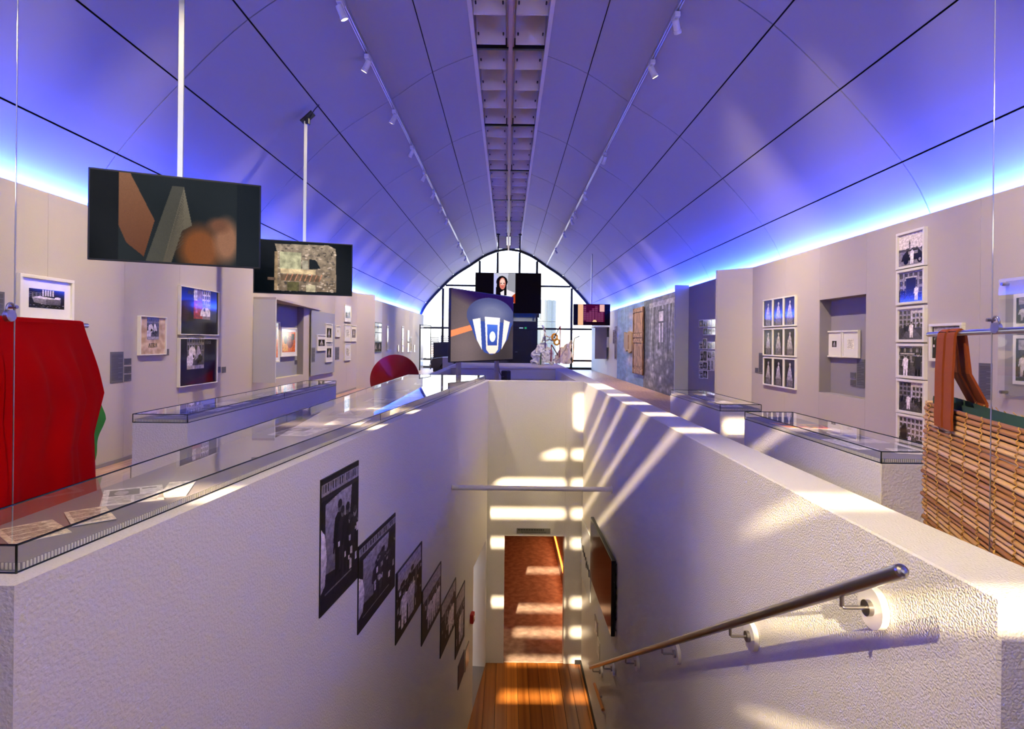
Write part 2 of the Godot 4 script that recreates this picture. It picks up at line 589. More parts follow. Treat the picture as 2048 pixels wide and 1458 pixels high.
func arch_poly(off := 0.0) -> PackedVector2Array:   # outline of the gable (x, y in the world)
	var p := PackedVector2Array()
	for s in [1.0, -1.0]:
		var half := []
		half.append(Vector2(0, 5.42 + H - off * 1.05))
		for k in 33:
			var t := 8.2 * k / 32.0
			var q := curve(t) - curve_n(t) * off
			half.append(Vector2(s * q.x, maxf(q.y + H, 0.0 + off)))
		half.append(Vector2(s * (5.3 - off), off))
		if s < 0:
			half.reverse()
			half.pop_back()
		for q in half:
			p.append(q)
	return p
func gable(called: String, depth: float, xs: Array, ys: Array, bar: float, m_frame: Material, out: float) -> Node3D:
	var g := setting(called, Vector3(0, 0, -depth))
	var outer := arch_poly(0.0)
	var inner := arch_poly(0.13)
	var st := begin()
	for piece in Geometry2D.clip_polygons(outer, inner):
		if not Geometry2D.is_polygon_clockwise(piece):
			pass
	# the arched frame: a ring swept between the two outlines
	for k in outer.size():
		var l := (k + 1) % outer.size()
		var a := outer[k]
		var b := outer[l]
		var c := inner[l]
		var d := inner[k]
		for z in [[.07, Vector3.BACK], [-.07, Vector3.FORWARD]]:
			face(st, [Vector3(a.x, a.y, z[0]), Vector3(b.x, b.y, z[0]), Vector3(c.x, c.y, z[0]), Vector3(d.x, d.y, z[0])], z[1])
		var mid := (c + d) / 2.0
		face(st, [Vector3(c.x, c.y, .07), Vector3(d.x, d.y, .07), Vector3(d.x, d.y, -.07), Vector3(c.x, c.y, -.07)], Vector3(-mid.x, 3.0 - mid.y, 0))
	part(g, "arch_frame", st.commit(), m_frame)
	var cuts_x := [-5.4] + xs + [5.4]
	var cuts_y := [-.1] + ys + [7.2]
	for x in xs:
		var top := 0.0
		for k in 200:
			var y := k * .035
			if Geometry2D.is_point_in_polygon(Vector2(x, y + .1), inner):
				top = y + .1
		part(g, "mullion", bx(Vector3(bar, top, .1), .008), m_frame, Vector3(x, top / 2, 0))
	for y in ys:
		var w := 0.0
		for k in 160:
			if Geometry2D.is_point_in_polygon(Vector2(k * .034, y), inner):
				w = k * .034
		part(g, "transom", bx(Vector3(2 * w, bar * .85, .08), .008), m_frame, Vector3(0, y, 0))
	for a in cuts_x.size() - 1:
		for b in cuts_y.size() - 1:
			var rect := PackedVector2Array([Vector2(cuts_x[a], cuts_y[b]), Vector2(cuts_x[a + 1], cuts_y[b]), Vector2(cuts_x[a + 1], cuts_y[b + 1]), Vector2(cuts_x[a], cuts_y[b + 1])])
			for piece in Geometry2D.intersect_polygons(rect, inner):
				var s2 := begin()
				var tri := Geometry2D.triangulate_polygon(piece)
				for k in range(0, tri.size(), 3):
					var q := []
					for j in 3:
						q.append(Vector3(piece[tri[k + j]].x, piece[tri[k + j]].y, 0))
					face(s2, q, Vector3.BACK)
				if tri.size() > 0:
					part(g, "pane", s2.commit(), M.pane, Vector3(0, 0, out))
	return g

# ---------- lights
func track_light(side: float, depth: float, aim: Vector3, energy: float, angle: float) -> void:
	var at := Vector3(side * 2.215, 4.46 + H - .055, -depth)
	var t := thing("track_spotlight", "white cylindrical spotlight on the ceiling track over the niche with the wedge hood" if side < 0 else "white cylindrical spotlight on the ceiling track over the wall of murals", "spotlight", at, 0.0, "spotlights on the left ceiling track" if side < 0 else "spotlights on the right ceiling track")
	var d := (aim - at).normalized()
	var turn := atan2(d.x, d.z)
	part(t, "adapter", bx(Vector3(.075, .07, .17), .008), M.white_metal, Vector3(0, -.02, 0))
	part(t, "stem", tube([Vector3(0, -.03, 0), Vector3(0, -.09, 0)], .014, 10), M.white_metal)
	var head := part(t, "lamp_head", meshes_once("spot_head"), M.white_metal, Vector3(0, -.11, 0))
	head.basis = Basis.looking_at(d)
	part(head, "lamp_lens", meshes_once("spot_lens"), M.lens, Vector3(0, 0, -.122))
	var l := SpotLight3D.new()
	l.name = "spot_beam"
	t.add_child(l, true)
	l.position = Vector3(0, -.11, 0) + d * .145
	l.basis = Basis.looking_at(d)
	l.light_color = Color(1.0, .92, .75)
	l.light_energy = energy
	l.spot_angle = angle
	l.spot_angle_attenuation = 1.0
	l.spot_range = 40.0
	l.spot_attenuation = 2.0
	l.light_size = .03
	l.shadow_enabled = true
func meshes_once(key: String) -> Mesh:
	if not meshes.has(key):
		var st := begin()
		var back := Transform3D(Basis(Vector3.RIGHT, PI / 2), Vector3.ZERO)
		if key == "spot_head":
			add_lathe(st, [Vector2(.0, .05), Vector2(.044, .05), Vector2(.046, .03), Vector2(.046, -.085), Vector2(.052, -.09), Vector2(.052, -.13), Vector2(.045, -.13), Vector2(.04, -.1)].map(func(p): return Vector2(p.x, p.y)), 20, back)
		elif key == "spot_lens":
			add_lathe(st, [Vector2(.043, 0), Vector2(.043, .006), Vector2(0, .009)], 20, Transform3D(Basis(Vector3.RIGHT, -PI / 2), Vector3.ZERO))
		meshes[key] = st.commit()
	return meshes[key]
func area(parent: Node, called: String, at: Vector3, dir: Vector3, along: Vector3, size: Vector2, c: Color, e: float) -> AreaLight3D:
	var l := AreaLight3D.new()
	l.name = called
	parent.add_child(l, true)
	var z := -dir.normalized()
	var x := along.normalized()
	var y := z.cross(x).normalized()
	l.transform = Transform3D(Basis(x, y, z), at)
	l.area_size = size
	l.light_color = c
	l.light_energy = e
	l.area_range = 60.0
	l.shadow_enabled = true
	return l

# ---------- picture walls
func wall_rect(side: float, x0: float, x1: float, e: int, yt: float, yb: float, off := 0.0) -> Dictionary:
	var X := side * (WX - off)
	var ex := x1 if e == 1 else x0
	var a := on_x(x0, (yt + yb) / 2, X)
	var b := on_x(x1, (yt + yb) / 2, X)
	var top := on_x(ex, yt, X).y
	var bot := on_x(ex, yb, X).y
	return {"at": Vector3(X, (top + bot) / 2, (a.z + b.z) / 2), "w": absf(a.z - b.z), "h": absf(top - bot), "turn": PI / 2 * (-side)}
func frame(called: String, label: String, r: Dictionary, tex: Texture2D, border: float, depth: float, mount: Vector2, m_frame: Material, group := "", category := "picture", tint := Color.WHITE) -> Node3D:
	# mount: width of the white mount at the sides and above/below
	var t := thing(called, label, category, r.at, r.turn, group)
	var w: float = r.w
	var h: float = r.h
	var st := begin()
	add_box(st, Vector3(0, h / 2 - border / 2, depth / 2), Vector3(w, border, depth), .002)
	add_box(st, Vector3(0, -h / 2 + border / 2, depth / 2), Vector3(w, border, depth), .002)
	add_box(st, Vector3(-w / 2 + border / 2, 0, depth / 2), Vector3(border, h - 2 * border, depth), .002)
	add_box(st, Vector3(w / 2 - border / 2, 0, depth / 2), Vector3(border, h - 2 * border, depth), .002)
	part(t, "frame", st.commit(), m_frame)
	part(t, "mount", bx(Vector3(w - 2 * border, h - 2 * border, .008)), M.paper_gloss, Vector3(0, 0, depth * .45))
	var m := pic_mat(tex, .07)
	m.albedo_color = tint
	part(t, "print", quad(w - 2 * border - 2 * mount.x, h - 2 * border - 2 * mount.y), m, Vector3(0, 0, depth * .45 + .006))
	return t
func caption(r: Dictionary, label: String, lines: int, group := "") -> Node3D:
	var t := thing("wall_text", label, "caption", r.at, r.turn, group)
	part(t, "plate", bx(Vector3(r.w, r.h, .006), .001), M.caption, Vector3(0, 0, .003))
	var st := begin()
	for k in lines:
		var ww: float = r.w * (.82 if k % 4 != 3 else .5)
		add_box(st, Vector3(-r.w * .41 + ww / 2, r.h * (.42 - .84 * (k + .5) / lines), .0065), Vector3(ww, r.h * .84 / lines * .45, .001))
	part(t, "print_lines", st.commit(), M.caption_ink)
	return t
func panel(parent: Node, side: float, z0: float, z1: float, y0: float, y1: float, m: Material, off := 0.0) -> void:
	part(parent, "panel", bx(Vector3(.04, y1 - y0 - .002, z1 - z0 - .003), .0015), m, Vector3(side * (WX - off + .02), (y0 + y1) / 2, -(z0 + z1) / 2))

# ---------- glass cases
func edge_bar(st: SurfaceTool, a: Vector3, b: Vector3, r: float) -> void:
	add_tube(st, [a, b], r, 6)
func hood(t: Node, c: Array, yb: float, yt: float, seams: Array) -> void:
	# c: four corners (x, depth) in order; a glass lid over a honeycomb board
	var inner := []
	var mid := Vector2.ZERO
	for p in c:
		mid += p / 4.0
	for p in c:
		inner.append(p + (mid - p).normalized() * .016)
	part(t, "board", plan(inner, yb + .004, yb + .024), M.board)
	var stripes := begin()
	for k in 4:
		var a: Vector2 = inner[k]
		var b: Vector2 = inner[(k + 1) % 4]
		var n := int(a.distance_to(b) / .011)
		for q in n:
			var p := a.lerp(b, (q + .5) / n)
			add_box(stripes, Vector3(p.x, yb + .014, -p.y), Vector3(.005, .017, .005))
	var s := part(t, "honeycomb_edge", stripes.commit(), M.honey)
	s.set_meta("kind", "stuff")
	for k in 4:
		var a: Vector2 = c[k]
		var b: Vector2 = c[(k + 1) % 4]
		var cuts := [0.0]
		if k % 2 == 1 or true:
			if a.distance_to(b) > 1.0:
				cuts += seams
		cuts.append(1.0)
		for q in cuts.size() - 1:
			var p0 := a.lerp(b, cuts[q])
			var p1 := a.lerp(b, cuts[q + 1])
			var st := begin()
			face(st, [Vector3(p0.x, yb, -p0.y), Vector3(p1.x, yb, -p1.y), Vector3(p1.x, yt, -p1.y), Vector3(p0.x, yt, -p0.y)], Vector3((a + b).x / 2 - mid.x, 0, -((a + b).y / 2 - mid.y)))
			part(t, "side_pane", st.commit(), M.vitrine)
	var lid := begin()
	face(lid, [Vector3(c[0].x, yt, -c[0].y), Vector3(c[1].x, yt, -c[1].y), Vector3(c[2].x, yt, -c[2].y), Vector3(c[3].x, yt, -c[3].y)], Vector3.UP)
	part(t, "top_pane", lid.commit(), M.vitrine)
	var ed := begin()
	for k in 4:
		var a: Vector2 = c[k]
		var b: Vector2 = c[(k + 1) % 4]
		edge_bar(ed, Vector3(a.x, yt, -a.y), Vector3(b.x, yt, -b.y), .0032)
		edge_bar(ed, Vector3(a.x, yb + .002, -a.y), Vector3(b.x, yb + .002, -b.y), .0026)
		edge_bar(ed, Vector3(a.x, yb, -a.y), Vector3(a.x, yt, -a.y), .0032)
		if a.distance_to(b) > 1.0:
			for q in seams:
				var p := a.lerp(b, q)
				edge_bar(ed, Vector3(p.x, yb, -p.y), Vector3(p.x, yt, -p.y), .002)
	part(t, "glass_edges", ed.commit(), M.glass_edge)
func case_table(label: String, x0: float, x1: float, z0: float, z1: float, seams: Array) -> Node3D:
	var t := thing("display_case", label, "display case")
	part(t, "plinth", bx(Vector3(x1 - x0, TOP, z1 - z0), .004), M.stucco, Vector3((x0 + x1) / 2, TOP / 2, -(z0 + z1) / 2))
	hood(t, [Vector2(x0 + .003, z0 + .003), Vector2(x1 - .003, z0 + .003), Vector2(x1 - .003, z1 - .003), Vector2(x0 + .003, z1 - .003)], TOP, TOP + .064, seams)
	return t
func sheet_doc(at: Vector3, w: float, l: float, turn: float, m: Material, label: String, group: String, kind := "paper") -> void:
	var t := thing("document", label, kind, at, turn, group)
	part(t, "page", bx(Vector3(w, .002, l), .0004), M.paper, Vector3(0, .001, 0))
	part(t, "print", quad(w, l), m, Vector3(0, .0026, 0), Vector3(-PI / 2, 0, 0))

# ---------- screens
func tv(called: String, label: String, at: Vector3, turn: float, w: float, h: float, tex: Texture2D, e: float, pole_top: float, pole_m: Material) -> Node3D:
	var sm := screen_mat(tex, e)
	if pole_top <= 0.0:
		sm.roughness = .6
	var t := thing(called, label, "screen", at, turn)
	part(t, "housing", bx(Vector3(w, h, .05), .006), M.black_plastic, Vector3(0, 0, -.028))
	part(t, "bezel", bx(Vector3(w * 1.004, h * 1.006, .02), .004), M.black_metal, Vector3(0, 0, -.012))
	part(t, "screen", quad(w - .024, h - .026), sm, Vector3(0, 0, -.0005))
	if pole_top > 0:
		part(t, "pole", bx(Vector3(.052, pole_top - at.y, .052), .004), pole_m, Vector3(0, (pole_top - at.y) / 2, -.09))
		part(t, "mount_plate", bx(Vector3(.4, .3, .03), .004), M.black_metal, Vector3(0, 0, -.07))
	return t

func _ready() -> void:
	rng.seed = 20240
	# ----- camera
	var cam := Camera3D.new()
	cam.name = "camera"
	add_child(cam)
	cam.position = Vector3(0, H, 0)
	cam.rotation.z = TH
	cam.near = 0.05
	cam.far = 400.0
	cam.set_frustum(cam.near * 1458.0 / F, Vector2(9.0, -45.0) * (cam.near / F), cam.near, cam.far)
	cam.current = true
	# ----- sky, exposure
	var sky := ProceduralSkyMaterial.new()
	sky.sky_top_color = Color(.62, .76, 1.0)
	sky.sky_horizon_color = Color(1.0, 1.0, .98)
	sky.ground_bottom_color = Color(.5, .48, .45)
	sky.ground_horizon_color = Color(.8, .79, .77)
	sky.sky_energy_multiplier = 1.8
	sky.ground_energy_multiplier = 1.1
	sky.sun_angle_max = 40.0
	sky.sun_curve = .5
	var env := Environment.new()
	env.background_mode = Environment.BG_SKY
	env.sky = Sky.new()
	env.sky.sky_material = sky
	env.tonemap_mode = Environment.TONE_MAPPER_LINEAR
	env.tonemap_exposure = 2.1
	env.sdfgi_enabled = true
	env.ssao_enabled = true
	env.ssil_enabled = true
	var we := WorldEnvironment.new()
	we.name = "environment"
	we.environment = env
	add_child(we)
	# ----- sun: low, from behind the camera and a little to the left
	var sun := DirectionalLight3D.new()
	sun.name = "sun"
	add_child(sun)
	sun.basis = Basis.looking_at(Vector3(.13, -.5, -1.0))
	sun.light_color = Color(1.0, .9, .76)
	sun.light_energy = 4.6
	sun.light_angular_distance = 0.53
	sun.shadow_enabled = true
	sun.sky_mode = DirectionalLight3D.SKY_MODE_LIGHT_AND_SKY
	materials()
	shell_room()
	well()
	left_wall()
	right_wall()
	cases()
	screens()
	lamps()
	hanging()
	far_things()
	outside()

func materials() -> void:
	var fine := noise_img(512, .045, 3, 3)
	var soft := noise_img(256, .02, 4, 9)
	M.stucco = mat(Color(.80, .78, .735), .82, 0, .3)
	relief(M.stucco, fine, .3, 2.4)
	M.stucco_rough = mat(Color(.80, .78, .735), .8, 0, .3)
	relief(M.stucco_rough, noise_img(512, .1, 2, 31), .35, 2.0)
	M.wall = mat(Color(.69, .65, .61), .8, 0, .3)
	relief(M.wall, fine, .08, 3.0)
	M.wall_grey = mat(Color(.53, .5, .505), .8, 0, .3)
	relief(M.wall_grey, fine, .08, 3.0)
	M.wall_blue = mat(Color(.56, .56, .6), .75, 0, .3)
	M.wall_pale = mat(Color(.74, .735, .72), .75, 0, .3)
	M.ceiling = mat(Color(.62, .6, .59), .62, 0, .3)
	M.joint = mat(Color(.13, .13, .14), .9)
	M.white_metal = mat(Color(.82, .81, .8), .4)
	M.steel = mat(Color(.62, .6, .58), .28, 1.0)
	M.steel_rough = mat(Color(.66, .65, .63), .42, 1.0)
	M.alu = mat(Color(.74, .74, .74), .35, .9)
	M.black_metal = mat(Color(.035, .035, .04), .5)
	M.black_plastic = mat(Color(.015, .015, .017), .45)
	M.frame_dark = mat(Color(.11, .115, .13), .45, .3)
	M.frame_white = mat(Color(.83, .81, .78), .45)
	M.paper = mat(Color(.86, .84, .8), .8)
	M.paper_gloss = mat(Color(.85, .83, .82), .1)
	M.caption = mat(Color(.36, .35, .36), .7)
	M.caption_ink = mat(Color(.24, .235, .24), .8)
	M.lens = glow(Color(1.0, .9, .75), 6.0)
	M.pane = mat(Color(.95, .98, 1.0, .05), .0, 0, .5)
	M.pane.transparency = BaseMaterial3D.TRANSPARENCY_ALPHA
	M.vitrine = mat(Color(.9, 1.0, .96, .04), .0, 0, .5)
	M.vitrine.transparency = BaseMaterial3D.TRANSPARENCY_ALPHA
	M.glass_edge = mat(Color(.02, .075, .06), .15)
	M.board = mat(Color(.5, .47, .47), .75)
	M.honey = mat(Color(.8, .78, .7), .5)
	M.floor = mat(Color(.9, .87, .85), .42, 0, .4)
	M.floor.albedo_texture = wood_img(256, 512, 5, Color(.66, .52, .45), Color(.8, .68, .6), 9.0)
	M.floor.uv1_triplanar = true
	M.floor.uv1_world_triplanar = true
	M.floor.uv1_scale = Vector3(.9, .9, .45)
	var oak := wood_img(128, 512, 8, Color(.62, .37, .15), Color(.78, .5, .22), 16.0)
	M.oak = []
	for k in 4:
		var o := mat(Color.WHITE.lerp(Color(.8, .76, .7), k * .33), .3, 0, .5)
		o.albedo_texture = oak
		o.uv1_offset = Vector3(.23 * k, .31 * k, 0)
		M.oak.append(o)
	M.concrete = mat(Color.WHITE, .38, 0, .4)
	M.concrete.albedo_texture = ramp_tex(noise_img(256, .03, 5, 21), Color(.56, .46, .4), Color(.78, .68, .6))
	M.concrete.uv1_triplanar = true
	M.concrete.uv1_world_triplanar = true
	M.concrete.uv1_scale = Vector3.ONE * .7
	M.terracotta = mat(Color(.7, .57, .49), .7)
	M.beige_fin = mat(Color(.8, .77, .73), .6)
	M.tan_rail = mat(Color(.66, .52, .4), .5)
	M.pink_door = mat(Color(.72, .55, .47), .5)

func shell_room() -> void:
	# ceiling: curved panels with open joints in front of a dark shell
	var ceil_n := setting("ceiling")
	var strips := [[0.0, 1.0, 4], [1.0, 3.0, 8], [3.0, 4.0, 5], [4.0, 5.0, 5], [5.0, 7.4, 9]]
	for side in [-1.0, 1.0]:
		for s in strips:
			var first := J0 - 2.0 * BAY
			var tail := shell(s[0], s[1], s[2], side, ZB, first, .0095, 0.0, .02)
			part(ceil_n, "panel", tail, M.ceiling)
			var m := shell(s[0], s[1], s[2], side, 0.0, BAY, .0095, 0.0, .02)
			for k in 9:
				part(ceil_n, "panel", m, M.ceiling, Vector3(0, 0, -(first + k * BAY)))
		part(ceil_n, "backing", shell(0.0, 9.0, 40, side, ZB - .05, ZE + .05, 0.0, .06, .12), M.joint)
		# the slot for the track
		var tr := thing("ceiling_track", "long aluminium lighting track in the ceiling above the " + ("wedge-hooded niche wall" if side < 0 else "wall of murals"), "lighting track", Vector3(side * 2.215, 4.46 + H - .02, 0))
		var q := (ZE + ZB) / 2
		part(tr, "rail", bx(Vector3(.022, .035, ZE - ZB - .3), .002), M.alu, Vector3(-.016, 0, -q))
		part(tr, "rail", bx(Vector3(.022, .035, ZE - ZB - .3), .002), M.alu, Vector3(.016, 0, -q))
		part(tr, "channel", bx(Vector3(.06, .02, ZE - ZB - .3)), M.alu, Vector3(0, .022, -q))
	# ridge opening with cross fins
	var r := setting("trim_1")
	var zc := -(ZE + ZB) / 2
	var L := ZE - ZB
	for side in [-1.0, 1.0]:
		part(r, "side_board", bx(Vector3(.04, .8, L)), M.beige_fin, Vector3(side * .67, 5.7 + H, zc))
		part(r, "edge_strip", bx(Vector3(.035, .05, L), .004), M.beige_fin, Vector3(side * .635, 5.325 + H, zc))
	part(r, "cover_board", bx(Vector3(1.5, .06, L)), M.beige_fin, Vector3(0, 6.12 + H, zc))
	part(r, "ridge_rail", bx(Vector3(.075, .14, L - .3), .006), M.tan_rail, Vector3(0, 5.33 + H, zc))
	part(r, "rail_lip", bx(Vector3(.13, .02, L - .3), .003), M.tan_rail, Vector3(0, 5.41 + H, zc))
	var fin := begin()
	var p := PackedVector2Array([Vector2(-.17, .23), Vector2(-.145, .23), Vector2(.17, -.22), Vector2(.145, -.22)])
	add_prism(fin, p, -.26, .26, func(x, y, z): return Vector3(z, y, -x))
	var fm := fin.commit()
	var pin := tube([Vector3(0, 0, -.02), Vector3(0, 0, .05)], .014, 8)
	for k in 39:
		var d := J0 - 2.62 * BAY + k * BAY / 4.0
		if d < ZB + .3 or d > ZE - .2:
			continue
		for side in [-1.0, 1.0]:
			var f := part(r, "fin", fm, M.beige_fin, Vector3(side * .35, 5.58 + H, -d))
			for e in [-.22, .22]:
				part(f, "pin", pin, M.frame_dark, Vector3(e, -.12, .0))
	for k in 10:
		var d := J0 + (k - 2) * BAY - .1
		if d > ZB and d < ZE:
			part(r, "cross_beam", bx(Vector3(1.26, .2, .07), .006), M.black_metal, Vector3(0, 5.47 + H, -d))
	for q in [[-5.3, -1.7, 2.3], [-1.7, -.38, .6], [-.38, .35, 3.3], [.35, 5.3, 1.5]]:
		solid("wall_back", bx(Vector3(q[1] - q[0], H + q[2], .1)), M.wall, Vector3((q[0] + q[1]) / 2, (H + q[2]) / 2, -ZB - .14))
	# floors
	solid("floor", bx(Vector3(3.85, .3, L + .2)), M.floor, Vector3(-3.52, -.15, zc))
	solid("floor", bx(Vector3(3.95, .3, L + .2)), M.floor, Vector3(3.43, -.15, zc))
	solid("floor", bx(Vector3(3.06, .3, 5.1)), M.floor, Vector3(-.07, -.15, 1.35))
	solid("floor", bx(Vector3(3.06, .3, ZE - 9.6)), M.floor, Vector3(-.07, -.15, -(ZE + 9.7) / 2))
	# gables
	var xs := []
	for px in [886.0, 958.8, 994.6, 1038.4, 1073.4, 1143.3]:
		xs.append(on_z(px, 600, ZE).x)
	var g := gable("window_1", ZE, xs, [on_z(1015, 720, ZE).y, on_z(1015, 657, ZE).y, on_z(1015, 572, ZE).y], .135, M.frame_dark, 0.0)
	var back := gable("window_2", ZB, [-3.6, -2.25, -.75, .75, 2.25, 3.6], [H + 1.5, H + 3.06], .12, M.frame_dark, 0.0)
	# sun-shade slats outside the gable behind the camera
	for k in 15:
		var y := H - 1.28 + .48 * k
		var w := 5.3
		if y > 1.0:
			w = 0.0
			for q in 60:
				var c := curve(q * .14)
				if c.y + H > y - .25:
					w = maxf(w, c.x + .35)
		part(back, "sun_slat", bx(Vector3(2 * maxf(w, .8), .03, .7), .004), M.frame_white, Vector3(0, y, .47))

func well() -> void:
	var zr := 1.483
	# right wall and its parapet
	solid("wall_right_stair", bx(Vector3(.254, TOP - LOW, 9.62 - zr), .006), M.stucco_rough, Vector3(1.371, (TOP + LOW) / 2, -(9.62 + zr) / 2))
	solid("wall_right_parapet", bx(Vector3(.35, TOP - .0, 17.8 - 9.62), .006), M.stucco, Vector3(1.323, TOP / 2, -(17.8 + 9.62) / 2))
	# left block: hall-parallel outside, slanting inside
	var y_mid := H - 3.17
	solid("wall_left_stair", plan([Vector2(-1.245, 1.497), Vector2(-.3, 9.52), Vector2(-.3, 9.85), Vector2(-1.66, 9.85), Vector2(-1.66, 1.497)], y_mid, TOP), M.stucco)
	var dl := Vector2(.945, 8.023).normalized()
	var p0 := Vector2(-1.245, 1.497)
	var pd := p0 + dl * ((8.27 - 1.497) / dl.y)
	var nl := Vector2(-dl.y, dl.x) * .2
	solid("wall_left_lower", plan([p0, pd, pd + nl, p0 + nl], LOW, y_mid), M.stucco)
	var pe := p0 + dl * ((9.42 - 1.497) / dl.y)
	var pf := p0 + dl * ((9.52 - 1.497) / dl.y)
	# door in the slanting wall, its frame and the room behind
	var dr := setting("door_1")
	part(dr, "jamb", plan([pe, pf, pf + nl, pe + nl], LOW, y_mid), M.frame_white)
	part(dr, "jamb", plan([pd + dl * .0, pd + dl * .03, pd + dl * .03 + nl, pd + nl], LOW, y_mid), M.frame_white)
	part(dr, "door_leaf", plan([pd + nl + dl * .06, pd + nl * 1.0 + dl * .72 + Vector2(-.06, 0), pd + nl + dl * .72 + Vector2(-.1, 0), pd + nl + dl * .06 + Vector2(-.05, 0)], LOW + .01, y_mid - .02), M.pink_door)
	part(dr, "threshold", plan([pd, pe, pe + nl, pd + nl], LOW, LOW + .012), M.steel_rough)
	solid("wall_side_room", bx(Vector3(.1, 2.2, 3.0)), M.wall_grey, Vector3(-2.3, LOW + 1.05, -8.6))
	solid("wall_side_room", bx(Vector3(2.0, 2.2, .1)), M.pink_door, Vector3(-1.5, LOW + 1.05, -9.95))
	solid("floor_side_room", bx(Vector3(2.0, .1, 3.0)), M.oak[0], Vector3(-1.55, LOW - .055, -8.6))
	# end wall with a doorway
	var a := on_z(1008, 1200, 9.55)
	var b := on_z(1128, 1200, 9.55)
	var head := on_z(1067, 1072, 9.55).y
	solid("wall_end_left", bx(Vector3(a.x + .45, TOP - LOW, .24), .004), M.stucco, Vector3((a.x - .45) / 2, (TOP + LOW) / 2, -9.67))
	solid("wall_end_right", bx(Vector3(1.26 - b.x, TOP - LOW, .24), .004), M.stucco, Vector3((1.26 + b.x) / 2, (TOP + LOW) / 2, -9.67))
	solid("wall_end_lintel", bx(Vector3(b.x - a.x, TOP - head, .24)), M.stucco, Vector3((b.x + a.x) / 2, (TOP + head) / 2, -9.67))
	# corridor beyond
	solid("floor_corridor", bx(Vector3(2.6, .1, 9.0)), M.concrete, Vector3(.35, LOW - .05, -14.1))
	solid("wall_corridor_right", bx(Vector3(.1, 2.6, 9.0)), M.terracotta, Vector3(1.28, LOW + 1.25, -14.2))
	solid("wall_corridor_left", bx(Vector3(.1, 2.6, 9.0)), M.terracotta, Vector3(-.62, LOW + 1.25, -14.2))
	solid("wall_corridor_back", bx(Vector3(2.6, 2.6, .1)), M.terracotta, Vector3(.35, LOW + 1.25, -18.6))
	solid("ceiling_corridor", bx(Vector3(2.6, .1, 9.0)), M.terracotta, Vector3(.35, LOW + 2.5, -14.2))
	var led := thing("light_strip", "glowing orange light strip along the wall beyond the stairwell doorway", "light strip", Vector3(1.215, LOW + .42, -13.0))
	part(led, "led_tube", bx(Vector3(.03, .045, 5.6), .004), glow(Color(1.0, .42, .14), 4.0))
	area(led, "strip_light", Vector3(-.03, 0, 0), Vector3(-1, -.2, 0), Vector3(0, 0, 1), Vector2(5.4, .05), Color(1.0, .7, .48), .5)
	# landing boards
	var fl := setting("floor_landing")
	var x := -.62
	var k := 0
	while x < 1.24:
		var w := minf(.165, 1.243 - x)
		part(fl, "plank", bx(Vector3(w - .004, .03, 2.35), .002), M.oak[(k * 7) % 4], Vector3(x + w / 2, LOW - .015, -8.4))
		x += .165
		k += 1
	part(fl, "subfloor", bx(Vector3(2.4, .05, 2.5)), M.joint, Vector3(.3, LOW - .06, -8.35))
	var sk := setting("baseboard_right")
	part(sk, "skirting", bx(Vector3(.018, .07, 1.95), .003), M.black_metal, Vector3(1.235, LOW + .035, -8.55))
	part(sk, "corner_block", bx(Vector3(.1, .07, .018), .003), M.black_metal, Vector3(1.19, LOW + .035, -9.54))
	# stairs
	var stt := setting("stairs")
	var poly := PackedVector2Array([Vector2(1.2, LOW - .1), Vector2(1.2, 0)])
	var n := 21
	var rise := -LOW / n
	var go := 6.0 / n
	for i in n:
		poly.append(Vector2(1.25 + i * go, -i * rise))
		poly.append(Vector2(1.25 + i * go, -(i + 1) * rise))
	poly.append(Vector2(1.25 + n * go, LOW - .1))
	var st := begin()
	add_prism(st, poly, -1.25, 1.243, func(px, py, pz): return Vector3(pz, py - .012, -px))
	part(stt, "flight", st.commit(), M.stucco)
	for i in n - 1:
		part(stt, "tread", bx(Vector3(2.3, .024, go), .003), M.oak[i % 4], Vector3(.0, -(i + 1) * rise, -(1.25 + (i + .5) * go)))
	# second opening behind the stairwell, closed by a wide block
	solid("wall_second_left", bx(Vector3(.16, TOP, 8.0), .006), M.stucco, Vector3(-1.42, TOP / 2, -13.8))
	solid("wall_second_end", bx(Vector3(2.9, TOP, 3.7), .006), M.wall, Vector3(.02, TOP / 2, -15.93))
	solid("trim_2", bx(Vector3(2.5, .22, .02), .003), M.wall_pale, Vector3(-.1, TOP - .14, -14.07))
	# white bar across the well
	var ba := on_z(904, 975, 6.76)
	var bb := on_x(1224, 979, 1.244)
	var barr := thing("cross_bar", "thin white bar spanning the stairwell from wall to wall", "bar", ba)
	part(barr, "tube", tube([Vector3.ZERO, bb - ba], .028, 14), M.frame_white)
	part(barr, "flange", tube([bb - ba - Vector3(.015, 0, 0), bb - ba], .045, 16), M.frame_white)
	# handrail: a brushed tube on brackets with round white roses
	var ra := on_x(1800, 1143, 1.125)
	var rb := on_x(1181, 1335, 1.125)
	var hr := thing("handrail", "brushed steel handrail sloping down the stairwell wall facing the photographs", "handrail", ra)
	var d := rb - ra
	var pts := [Vector3(0, 0, 0), d]
	part(hr, "rail", tube(pts, .0215, 24), M.steel)
	var cap := part(hr, "end_cap", lathe([Vector2(.0215, 0), Vector2(.0205, .008), Vector2(.0165, .015), Vector2(.009, .02), Vector2(0, .0215)], 24), M.steel)
	cap.basis = Basis(Quaternion(Vector3.UP, (-d).normalized()))
